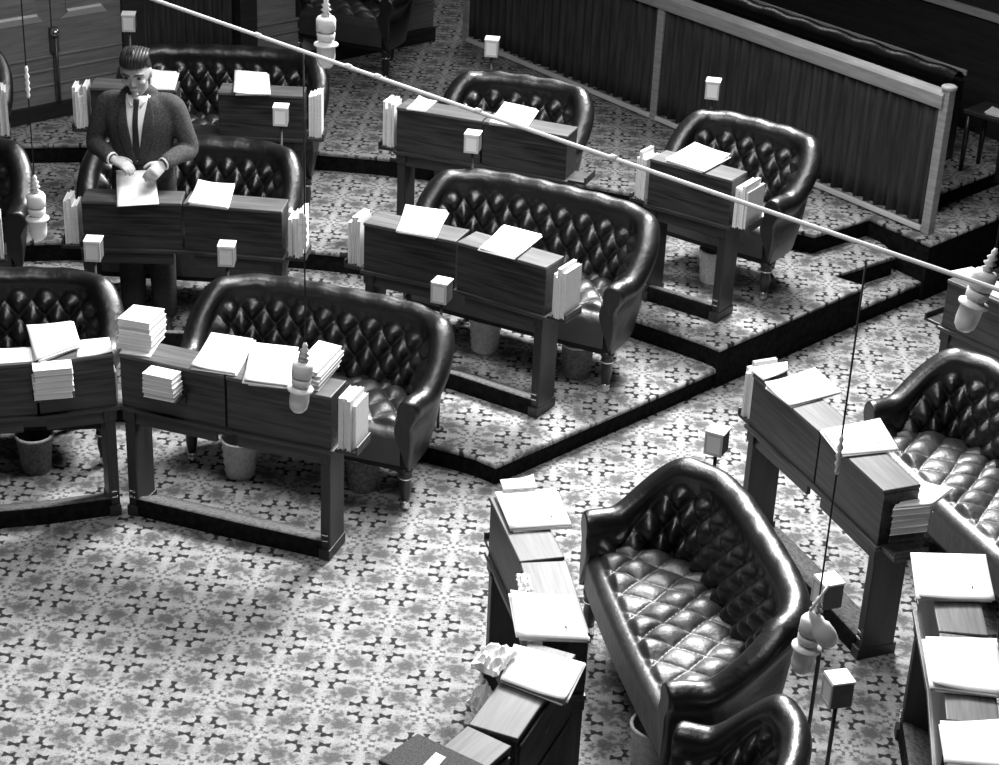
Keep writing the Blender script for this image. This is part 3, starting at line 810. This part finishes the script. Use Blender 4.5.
z_ = booklets([(1.622, 6.728), (1.775, 6.772), (1.822, 6.925), (1.685, 6.885)], .579, 2, .03, 'dark-bound book under the flat white stack on the near end tray, right-hand desk', 'dark books under the flat stack', .002, .01, 'book', 'cloth_cover')
z_ = booklets([(1.614, 6.724), (1.785, 6.775), (1.842, 6.95), (1.692, 6.905)], z_, 4, .028, 'white booklet in the flat stack on the near end tray, right-hand desk', 'flat stack on the near end tray', .006, .03)
sheet_pile('paper_pile', [(1.630, 6.735), (1.790, 6.775), (1.905, 6.92), (1.775, 6.945)], z_, 'loose white sheets topping the flat stack on the right-hand desk', 2)
# crumpled bundle and slips clipped to the front of the two inner desks
def crumple(c, size, label, seed, ax=0):
    rnd = random.Random(seed); mb = MB(); n = 10
    hs = [[rnd.uniform(-1, 1) for _ in range(n + 1)] for _ in range(n + 1)]
    for sgn, dz in ((1, 0), (-1, .35)):
        def fn(u, v):
            i, j = int(round(u * n)), int(round(v * n)); h = hs[j][i]
            ed = 1 - .2 * abs(hs[i][j]) * (u in (0, 1) or v in (0, 1))
            x, y = (u - .5) * size[0] * ed, (v - .5) * size[1] * ed
            z = size[2] * (.5 + .32 * h) * (sin(PI * u) * sin(PI * v)) ** .5 * (1 if sgn > 0 else -.4)
            return (x * cos(ax) - y * sin(ax), x * sin(ax) + y * cos(ax), z + size[2] * .2)
        mb.grid(fn, n, n, smooth=False, flip=sgn < 0)
    o = mb.build('crumpled_paper', M['paper'], loc=c); return tag(o, label, 'papers')
crumple((.022, 5.40, .862), (.18, .12, .06), 'crumpled white papers beside the pile on the desk leaving the bottom edge', 3, 1.1)
crumple((.125, 5.92, .848), (.06, .13, .03), 'narrow crumpled slip at the front edge of the inner desk', 5, .1)
crumple((.0, 5.30, .74), (.10, .12, .10), 'crumpled white paper hanging below the edge of the desk leaving the bottom edge', 7, .9)
bd = [Vector(p) for p in ((-.330, 4.85), (-.213, 4.997), (.006, 4.853), (-.09, 4.70))]
c = sum(bd, Vector((0, 0))) / 4
bk = thing('folder', 'large dark cloth folder with a white label lying over the desk at the bottom edge', 'folder', (c.x, c.y, ZT))
mb = MB(); mb.prism([tuple(p - c) for p in bd][::-1], 0, .018); bevel(mb.build('cover', M['cloth_cover'], bk), .004)
lq = [Vector(p) - c for p in ((-.189, 4.826), (-.149, 4.900), (-.116, 4.877), (-.156, 4.794))]
mb = MB(); mb.prism([tuple(p) for p in lq][::-1], .0185, .0195); mb.build('title_label', M['paper'], bk)

# ------------------------------------------------------------------ wastebaskets
def make_basket(dark=False):
    o = bpy.data.objects.new('wastebasket', None); COL.objects.link(o); o.empty_display_size = .05
    mb = MB(); H, r0, r1 = .185, .070, .088; n, rows = 26, 9
    def fn(u, v):
        a = 2 * PI * u; r_ = r0 + (r1 - r0) * v; i = int(round(u * n)); j = int(round(v * rows * 2))
        w = (.0065 if not dark else .0015) * cos(PI * i) * sin(PI * (j + .5) / 2)
        return ((r_ + w) * cos(a), (r_ + w) * sin(a), .004 + H * v)
    mb.grid(fn, n, rows * 2)
    mb.grid(lambda u, v: ((r0 + (r1 - r0) * v - .007) * cos(2 * PI * u), (r0 + (r1 - r0) * v - .007) * sin(2 * PI * u), .01 + (H - .006) * v), n, 4, flip=True)
    mb.lathe([(.004, 0), (r0, .0), (r0, .010), (.004, .010)], (0, 0, 0), n)
    mt = M['wicker_dark'] if dark else M['wicker']
    mb.build('basket_body', mt, o)
    mb = MB(); pts = [((r1 - .002) * cos(2 * PI * k / 40), (r1 - .002) * sin(2 * PI * k / 40), H + .006) for k in range(41)]
    mb.tube(pts, .0075, 8); mb.build('rim', M['wicker'], o)
    return o
bw, bdk = make_basket(), make_basket(True); first = {0: 1, 1: 1}
for x, y, z, dark, lab in ((-1.245, 8.10, 0, 0, 'white wicker wastebasket under the front-row desk with the books'),
    (-2.23, 8.05, 0, 1, 'dark wastebasket with a pale rim under the desk at the left edge'),
    (-.64, 8.02, 0, 1, 'dark wastebasket in the shadow beside the right leg of the front-row desk'),
    (-.09, 9.36, .12, 0, 'white wicker wastebasket under the centre desk of the lowest tier'),
    (.405, 9.10, .12, 1, 'grey wastebasket with a pale rim beside the right leg of the centre desk'),
    (1.20, 10.13, .25, 0, 'white wicker wastebasket under the short desk by the fence'),
    (.655, 5.985, 0, 0, 'white wicker wastebasket in front of the foreground sofa at the bottom')):
    base = bdk if dark else bw
    o = base if first[dark] else copy_tree(base); first[dark] = 0
    o.location = (x, y, z); o.rotation_euler[2] = random.uniform(0, 6); tag(o, lab, 'wastebasket', 'wastebaskets under the desks')

# ------------------------------------------------------------------ speaker boxes on thin posts
def speaker(x, y, zc, zb, rz, lab, side=False):
    o = thing('speaker_box', lab, 'speaker', (x, y, zb), rz, 'small speaker boxes on posts between the rows')
    z = zc - zb; w, d, h = .040, .040, .050
    mb = MB(); mb.box(-w, w, -d, d, z - h, z + h); bevel(mb.build('case', M['box_dark'], o), .004)
    mb = MB(); mb.box(-w - .003, w + .003, -d - .003, d + .003, z + h, z + h + .008); bevel(mb.build('top_plate', M['box_face'], o), .002)
    mb = MB(); fr = [(-w, -w + .010), (w - .010, w)]
    for a, b in fr: mb.box(a, b, -d - .005, -d, z - h, z + h)
    mb.box(-w + .010, w - .010, -d - .005, -d, z - h, z - h + .012); mb.box(-w + .010, w - .010, -d - .005, -d, z + h - .010, z + h)
    mb.build('front_frame', M['cream_box'], o)
    mb = MB(); mb.box(-w + .010, w - .010, -d - .003, -d + .001, z - h + .012, z + h - .010); mb.build('grille', M['box_face'], o)
    mb = MB(); mb.tube([(0, 0, .004), (0, 0, z - h)], .008, 8); mb.lathe([(.03, 0), (.03, .006), (.012, .012)], (0, 0, 0), 12)
    mb.build('post', M['steel'], o)
for x, y, zc, zb, rz, lab in (
    (-2.038, 8.699, .895, .12, 0, 'speaker box on a post in front of the man\'s desk, left one'),
    (-1.376, 8.691, .904, .12, 0, 'speaker box on a post in front of the man\'s desk, right one'),
    (-.298, 8.42, .88, .12, -.35, 'speaker box on a post in front of the centre desk of the lowest tier'),
    (-.205, 9.895, 1.111, .12, -.2, 'speaker box on a post in front of the desk under the cable'),
    (-1.2916, 10.20, 1.108, .12, 0, 'speaker box in front of the right half of the back-row desk with the gap'),
    (-.138, 11.227, 1.24, .25, -.1, 'speaker box rising behind the short sofa under the cable'),
    (1.16, 10.686, 1.216, .25, -.2, 'speaker box rising behind the short sofa, against the fence cloth'),
    (-2.381, 11.45, 1.225, .25, .1, 'speaker box by the dark doorpost at the top left'),
    (.924, 7.062, .863, 0, -.45, 'speaker box on a post behind the far end of the foreground sofa'),
    (1.218, 5.825, .936, 0, -1.2, 'speaker box by the hanging microphones at the foreground sofa'),
    (1.224, 5.457, .773, 0, -1.3, 'speaker box on a post beside the sofa cut by the bottom edge')):
    speaker(x, y, zc, zb, rz, lab)

# ------------------------------------------------------------------ cable and hanging microphones
def ray(u, v):
    return right * ((u - 499.5) / F) + down * ((v - 382.5) / F) + fw
def at_y(u, v, y): d = ray(u, v); return Vector((0, 0, CAMZ)) + d * (y / d.y)
CA, CB = at_y(155, 0, 7.0), at_y(999, 290, 4.8)
dC = CB - CA
mb = MB(); mb.tube([CA - dC * .55, CA, CA + dC * .5 - Vector((0, 0, .004)), CB, CB + dC * .35], .0068, 10)
for t in (.16, .29, .33, .46, .62):
    p = CA + dC * t; u_ = dC.normalized(); mb.tube([p - u_ * .012, p + u_ * .012], .0095, 10)
o = mb.build('cable', M['rope']); tag(o, 'taut white cable slanting across the whole upper photo', 'cable')

def microphone(p, lab, topz, tilt=(0, 0), L=.30, conn=None, s=1.0):
    """p = lowest point"""
    o = thing('microphone', lab, 'microphone', p, 0, 'microphones hanging on cords')
    ax = Vector((tilt[0], tilt[1], 1)).normalized()
    mb = MB(); mb.lathe([(.004 * s, 0), (.022 * s, .005), (.034 * s, .02), (.038 * s, .045), (.038 * s, .095), (.050 * s, .097), (.050 * s, .104), (.034 * s, .108), (.030 * s, .118)], n=20, axis=ax)
    mb.build('lower_body', M['mic_white'], o)
    mb = MB(); mb.lathe([(.030 * s, .118), (.036 * s, .122), (.038 * s, .15), (.030 * s, .154), (.040 * s, .158), (.041 * s, .205), (.034 * s, .216), (.018 * s, .22)], n=20, axis=ax)
    mb.build('upper_body', M['mic_white'], o)
    mb = MB(); mb.lathe([(.010 * s, .218), (.022 * s, .226), (.010 * s, .236), (.022 * s, .246), (.010 * s, .256), (.018 * s, .266), (.008 * s, .276), (.011 * s, .285), (.004 * s, .30)], n=14, axis=ax)
    mb.build('suspension', M['mic_white'], o)
    top = ax * .295; zt = topz - p.z
    mb = MB(); mb.tube([top, (top.x, top.y, zt)], .0032, 6); cd = mb.build('cord', M['cord'], o)
    if conn is not None:
        z = conn - p.z; mb = MB()
        mb.lathe([(.004, z - .07), (.008, z - .06), (.005, z - .045), (.011, z - .03), (.005, z - .018), (.011, z - .005), (.005, z + .01), (.011, z + .025), (.005, z + .04), (.008, z + .055), (.003, z + .07)], (top.x, top.y, 0), 12)
        mb.build('connector', M['mic_white'], cd)
    return o
microphone(at_y(39, 240, 7.6), 'white microphone hanging in the aisle left of the man', 4.9, conn=at_y(28.5, 82, 7.6).z)
tB = (308 - 155) / 844; pB = CA + dC * .245
yB = pB.y; microphone(at_y(298, 412, yB), 'white microphone hanging low over the front-row desk with the books', (CA + dC * .21).z, tilt=(.10, 0), conn=at_y(309, 232, yB).z)
microphone(at_y(326, 68, 7.6), 'white microphone hanging at the top of the photo before the dark corner', 4.9)
tR = .83; yR = (CA + dC * tR).y
pr = at_y(868, 259.5, yR)
microphone(at_y(800, 672, yR), 'lower of two white microphones hanging at the corner of the foreground sofa', pr.z, tilt=(.10, 0), conn=at_y(846, 455, yR).z)
microphone(at_y(962, 331, 5.6), 'white microphone hanging tilted at the right picture edge', 4.9, tilt=(.22, 0))
pm = at_y(824, 652, yR - .03)
o = thing('microphone', 'upper of two white microphones at the corner of the foreground sofa, pointing right', 'microphone', pm, 0, 'microphones hanging on cords')
ax = Vector((-.55, .0, .83)).normalized()
mb = MB(); mb.lathe([(.004, 0), (.022, .004), (.033, .018), (.036, .04), (.034, .075), (.024, .09), (.014, .12), (.006, .15)], n=20, axis=ax, o=(.02, 0, .03)); mb.build('lower_body', M['mic_white'], o)
mb = MB(); e_ = ax * .15 + Vector((.02, 0, .03)); k_ = at_y(829, 585, yR) - pm; mb.tube([e_, k_], .005, 8); mb.build('arm', M['mic_white'], o)

# ------------------------------------------------------------------ public bench behind the fence
bo = F0 + FN * .86
bench = thing('bench', 'long dark leather bench with a raised back behind the fence', 'bench', (bo.x, bo.y, .50), frot)
def broll(u, v):
    x = .56 + 3.0 * u; a = math.radians(-60 + 240 * v)
    return (x, .035 - .06 * cos(a) * -1 * 0 + .055 * cos(a), .535 + .06 * sin(a) + .006 * sin(x * 21) * sin(a))
mb = MB(); mb.box(.56, 3.56, -.03, .06, .0, .52); mb.grid(broll, 120, 12, flip=True)
b0 = len(mb.v)
mb.build('backrest', M['leather'], bench)
mb = MB(); mb.box(.56, 3.56, .06, .38, .20, .34); bevel(mb.build('seat', M['leather'], bench), .03, 3)
mb = MB(); mb.box(.56, 3.56, -.05, -.032, .55, .585); bevel(mb.build('cap_rail', M['light_wood'], bench), .004)
for x in (.62, 1.5, 2.5, 3.5):
    mb = MB(); mb.box(x - .025, x + .025, .30, .35, 0, .20); mb.build('leg', M['turned_wood'], bench)
# small dark table with a paper at the right edge
tp = Vector((3.02, 11.45))
tb = thing('side_table', 'small dark table at the right picture edge beyond the fence', 'table', (tp.x, tp.y, .50), frot + .1)
mb = MB(); mb.box(-.16, .16, -.13, .13, .38, .405); bevel(mb.build('table_top', M['wall_dark'], tb))
for x, y in ((-.13, -.10), (.13, -.10), (-.13, .10), (.13, .10)):
    mb = MB(); mb.lathe([(.014, 0), (.018, .2), (.014, .38)], (x, y, 0), 10); mb.build('leg', M['turned_wood'], tb)
sheet_pile('paper_pile', [(2.93, 11.40), (3.02, 11.33), (3.09, 11.42), (3.00, 11.50)], .906, 'white papers on the small dark table at the right edge', 3)

# ------------------------------------------------------------------ the standing man
def remeshed(mb, name, vox, sm=6, fac=.5):
    o = bpy.data.objects.new('tmp', mb.mesh('tmp')); COL.objects.link(o)
    m = o.modifiers.new('r', 'REMESH'); m.mode = 'VOXEL'; m.voxel_size = vox; m.use_smooth_shade = True
    k = o.modifiers.new('s', 'SMOOTH'); k.factor = fac; k.iterations = sm
    dg = bpy.context.evaluated_depsgraph_get(); dg.update()
    me = bpy.data.meshes.new_from_object(o.evaluated_get(dg)); me.name = name
    bpy.data.objects.remove(o)
    for p in me.polygons: p.use_smooth = True
    return me
man = None
HT = Matrix.Rotation(math.radians(17), 3, 'X')       # head bowed towards the papers
HC = Vector((.0, -.050, 1.462))
def H(x, y, z): return HC + HT @ Vector((x, y, z))
bm_ = MB()
# trunk, legs
bm_.chain([(0, .01, .84), (0, .012, .95), (0, .0, 1.10), (0, .0, 1.22), (0, .012, 1.30)], [(.135, .095), (.125, .085), (.14, .095), (.15, .09), (.09, .06)], 20, (1, 0, 0))
for s in (-1, 1):
    bm_.chain([(s * .075, .01, .84), (s * .08, -.005, .45), (s * .085, .02, .09)], [.085, .055, .04], 14)
    bm_.chain([(s * .085, .03, .045), (s * .09, -.10, .035)], [.036, .034], 12)
bm_.chain([(0, .012, 1.27), (0, -.005, 1.36), (0, -.03, 1.43)], [(.055, .052), (.050, .050), (.050, .052)], 16)
# arms to the hands
ARM = {-1: [(-.170, .01, 1.265), (-.245, .01, 1.035), (-.150, -.165, 1.035), (-.105, -.20, 1.028)],
        1: [(.170, .01, 1.265), (.245, .0, 1.035), (.185, -.155, 1.025), (.155, -.20, 1.015)]}
for s in (-1, 1): bm_.chain(ARM[s], [.045, .038, .027, .024], 14)
# head
def head_pt(th, ph):
    x = .074 * sin(th) * cos(ph); y = .094 * sin(th) * sin(ph); z = .112 * cos(th)
    if z < 0:
        k = -z / .112; x *= 1 - .34 * k ** 1.5; y = y * (1 - .12 * k) - .012 * k
        if y > 0: y *= 1 - .45 * k
    if y < -.06: y = -.06 + (y + .06) * .75
    return H(x, y, z)
b = len(bm_.v); n, m = 28, 18
for i in range(m + 1):
    for k in range(n): bm_.v.append(tuple(head_pt(PI * (i + .03) / (m + .06), 2 * PI * k / n)))
for i in range(m):
    for k in range(n):
        j = (k + 1) % n; bm_.face([b + i * n + j, b + i * n + k, b + (i + 1) * n + k, b + (i + 1) * n + j], True)
bm_.face([b + k for k in range(n)]); bm_.face([b + m * n + k for k in reversed(range(n))])
bm_.chain([H(0, -.076, .014), H(0, -.086, -.014), H(0, -.094, -.032)], [.008, .009, .0105], 12)      # nose
for s in (-1, 1):
    bm_.ball(H(s * .010, -.088, -.034), .007)
    bm_.ball(H(s * .074, .006, -.012), (.010, .020, .032), rot=HT)                                   # ears
    bm_.ball(H(s * .040, -.066, -.028), (.022, .018, .018), rot=HT)                                  # cheeks
    bm_.chain([H(s * .012, -.082, .022), H(s * .034, -.078, .026), H(s * .052, -.060, .020)], [.008, .009, .007], 8)   # brow
bm_.chain([H(-.022, -.080, -.064), H(0, -.088, -.062), H(.022, -.080, -.064)], [.005, .007, .005], 8)
bm_.chain([H(-.018, -.080, -.072), H(0, -.087, -.073), H(.018, -.080, -.072)], [.005, .007, .005], 8)
bm_.ball(H(0, -.074, -.098), (.020, .016, .014), rot=HT)
# hands: palm, four fingers, thumb
def hand(wr, dr, up, s, curl):
    wr, dr, up = Vector(wr), Vector(dr).normalized(), Vector(up); up = (up - dr * up.dot(dr)).normalized(); sd = dr.cross(up) * s
    bm_.chain([wr, wr + dr * .035, wr + dr * .075], [(.026, .015), (.036, .016), (.036, .014)], 14, tuple(sd))
    for i, (o_, L_) in enumerate(((-.028, .058), (-.009, .068), (.010, .066), (.028, .050))):
        p0 = wr + dr * .070 + sd * o_; a = curl * (1 + .1 * i)
        d1 = (dr * cos(a * .4) - up * sin(a * .4)); d2 = (dr * cos(a) - up * sin(a)); d3 = (dr * cos(a * 1.5) - up * sin(a * 1.5))
        p1 = p0 + d1 * L_ * .5; p2 = p1 + d2 * L_ * .32; p3 = p2 + d3 * L_ * .25
        bm_.chain([p0, p1, p2, p3], [.0095, .009, .008, .007], 10)
    q0 = wr + dr * .02 - sd * .028; q1 = q0 + dr * .028 - sd * .022 - up * .008; q2 = q1 + dr * .030 - sd * .004 - up * .008
    bm_.chain([q0, q1, q2], [.012, .0105, .009], 10)
hand(ARM[-1][3], (.86, -.36, -.22), (.05, -.25, .95), 1, .75)
hand(ARM[1][3], (-.42, -.70, -.32), (.45, -.35, .75), -1, .9)
me = remeshed(bm_, 'person', .0062, 3, .35); me.materials.append(M['skin'])
man = bpy.data.objects.new('person', me); COL.objects.link(man)
tag(man, 'person in grey suit and dark tie standing bowed over papers', 'person')
# jacket
jk = MB()
jk.chain([(0, .012, .74), (0, .012, .90), (0, .0, 1.05), (0, -.004, 1.18), (0, .006, 1.265), (0, .014, 1.315)], [(.178, .118), (.168, .112), (.166, .112), (.184, .112), (.188, .086), (.10, .062)], 28, (1, 0, 0))
for s in (-1, 1):
    A = ARM[s]; w = Vector(A[2]).lerp(Vector(A[3]), .55)
    jk.chain([(s * .120, .012, 1.272), (s * .178, .012, 1.250), Vector(A[1]).lerp(Vector(A[0]), .45) + Vector((s * .012, 0, 0)), Vector(A[1]) + Vector((s * .004, .008, -.008)), Vector(A[1]).lerp(Vector(A[2]), .55), w],
             [.058, .060, .053, .052, .047, .040], 18)
jme = remeshed(jk, 'jacket', .0075, 4, .4); jme.materials.append(M['suit'])
jo = bpy.data.objects.new('jacket', jme); COL.objects.link(jo); jo.parent = man
bvh = BVHTree.FromPolygons([v.co for v in jme.vertices], [p.vertices for p in jme.polygons])
def front(x, z, off):
    h = bvh.ray_cast(Vector((x, -1, z)), Vector((0, 1, 0)))
    return (h[0].y if h[0] is not None else -.08) - off
def patch(name, fn, nu, nv, off, m, thick=.004):
    mb = MB()
    def g(u, v): x, z = fn(u, v); return (x, front(x, z, off), z)
    mb.grid(g, nu, nv); o = mb.build(name, m, man); k = o.modifiers.new('s', 'SOLIDIFY'); k.thickness = thick; k.offset = -1; return o
lerp = lambda a, b, t: a + (b - a) * t
ZN, ZV = 1.325, .985
patch('shirt', lambda u, v: ((2 * u - 1) * lerp(.004, .066, v ** .9), lerp(ZV, ZN, v)), 14, 24, .003, M['shirt'])
patch('tie', lambda u, v: ((2 * u - 1) * (lerp(.020, .011, v) if v < .9 else .015), lerp(ZV + .01, ZN - .012, v)), 6, 24, .011, M['tie'], .006)
for s in (-1, 1):
    def lp(u, v, s=s):
        inner = lerp(.0, .060, v ** .9); wd = .060 * sin(PI * min(1, v * .78 + .12)) * (1 if v < .80 else lerp(1, .55, (v - .80) / .2))
        return (s * (inner + wd * u), lerp(ZV - .02, ZN, v) - .018 * u * v)
    patch('lapel', lp, 8, 26, .008, M['lapel'], .005)
# shirt collar and cuffs
for s in (-1, 1):
    mb = MB(); P = [Vector((s * .022, -.090, 1.278)), Vector((s * .050, -.056, 1.302)), Vector((s * .056, .0, 1.330)), Vector((s * .030, .050, 1.35))]
    mb.tube(P, [(.005, .012), (.005, .016), (.005, .018), (.005, .016)], 10, (s, 0, 0)); mb.build('collar', M['shirt'], man)
    A = ARM[s]; w0, w1 = Vector(A[2]).lerp(Vector(A[3]), .60), Vector(A[2]).lerp(Vector(A[3]), 1.0)
    mb = MB(); mb.tube([w0, w1], [.036, .034], 16); mb.build('cuff', M['shirt'], man)
# trousers and shoes
tr = MB(); tr.chain([(0, .01, .92), (0, .012, .80)], [(.150, .105), (.15, .11)], 20, (1, 0, 0))
for s in (-1, 1): tr.chain([(s * .078, .01, .84), (s * .082, .0, .45), (s * .086, .015, .085)], [.098, .075, .066], 16)
tme = remeshed(tr, 'trousers', .01, 4); tme.materials.append(M['trousers'])
to = bpy.data.objects.new('trousers', tme); COL.objects.link(to); to.parent = man
for s in (-1, 1):
    mb = MB(); mb.chain([(s * .086, .05, .042), (s * .088, -.04, .040), (s * .092, -.12, .032)], [(.042, .042), (.046, .038), (.038, .032)], 14, (1, 0, 0)); mb.build('shoe', M['shoe'], man)
# hair combed back from the brow, eyebrows, eyes
hb = MB(); b = len(hb.v); n, m = 36, 16
def hair_pt(u, k):
    ph = 2 * PI * k / n; f = -sin(ph)                      # f = 1 at the brow
    lim = lerp(1.36, .70, max(0, f) ** 1.1) if f > 0 else lerp(1.40, 1.95, (-f) ** .8)
    th = u * lim; r = 1.05 + .055 * sin(ph * 9 + th * 3) * .35 + (.05 + .16 * max(0, f) * sin(PI * min(1, u * .8)) if f > 0 else .02)
    x = .074 * sin(th) * cos(ph) * r; y = .094 * sin(th) * sin(ph) * r; z = .112 * cos(th) * (r + .03)
    if z < 0 and y > 0: y *= 1 - .18 * (-z / .112)
    return H(x, y + .002, z + .004)
for i in range(m + 1):
    for k in range(n): hb.v.append(tuple(hair_pt((i + .05) / (m + .05), k)))
for i in range(m):
    for k in range(n):
        j = (k + 1) % n; hb.face([b + i * n + j, b + i * n + k, b + (i + 1) * n + k, b + (i + 1) * n + j], True)
hb.face([b + k for k in range(n)])
for i in range(9):                                    # locks combed up and back from the brow
    x = -.056 + .014 * i; k = 1 - (x / .075) ** 2; y0 = -.094 * math.sqrt(max(.05, k)) * .80
    hb.chain([H(x * .96, y0 - .004, .062 + .010 * k), H(x + .006, y0 * .86, .084 + .020 * k), H(x + .010, y0 * .25, .098 + .024 * k), H(x + .006, .05, .085 + .02 * k)],
             [.011, .017, .018, .012], 10)
ho = hb.build('hair', M['hair'], man); k = ho.modifiers.new('s', 'SOLIDIFY'); k.thickness = .012; k.offset = -1
for s in (-1, 1):
    mb = MB(); mb.chain([H(s * .014, -.092, .026), H(s * .034, -.088, .031), H(s * .054, -.068, .024)], [.0045, .005, .0035], 8); mb.build('eyebrow', M['hair'], man)
    mb = MB(); mb.ball(H(s * .032, -.078, .004), (.012, .008, .006), rot=HT); mb.build('eye', M['hair'], man)
man.location = (-1.937, 9.488, .12); man.rotation_euler[2] = -.04

# ------------------------------------------------------------------ light
def area(name, loc, target, sx, sy, power):
    l = bpy.data.lights.new(name, 'AREA'); l.shape = 'RECTANGLE'; l.size = sx; l.size_y = sy; l.energy = power
    o = bpy.data.objects.new(name, l); COL.objects.link(o); o.location = loc
    o.rotation_euler = (Vector(target) - Vector(loc)).to_track_quat('-Z', 'Y').to_euler(); return o
area('skylight', (-.1, 8.6, 4.8), (-.4, 5.9, 0), 3.2, 1.8, 105)
area('far_windows', (1.5, 15.5, 5.4), (0, 8, .3), 5, 1.6, 110)
area('front_fill', (-1.0, 4.6, 5.8), (-.5, 9.5, .6), 3.0, 1.2, 56)  # unseen fill added on the camera side to lift white fronts
l = bpy.data.lights.new('falloff_spot', 'SPOT'); l.energy = 2200; l.spot_size = math.radians(104); l.spot_blend = 1; l.shadow_soft_size = .9  # added unseen spot, soft cone shaped so the far rows fall off
o = bpy.data.objects.new('falloff_spot', l); COL.objects.link(o); o.location = (1.3, 11.6, 5.0)
o.rotation_euler = (Vector((-.5, 6.0, 0)) - o.location).to_track_quat('-Z', 'Y').to_euler()
w = bpy.data.worlds.new('world'); scene.world = w; w.use_nodes = True
w.node_tree.nodes['Background'].inputs[0].default_value = (.5, .5, .5, 1); w.node_tree.nodes['Background'].inputs[1].default_value = .012
vs = scene.view_settings; vs.view_transform = 'Standard'; vs.look = 'None'; vs.gamma = 1; vs.use_curve_mapping = False
vs.exposure = 1.05
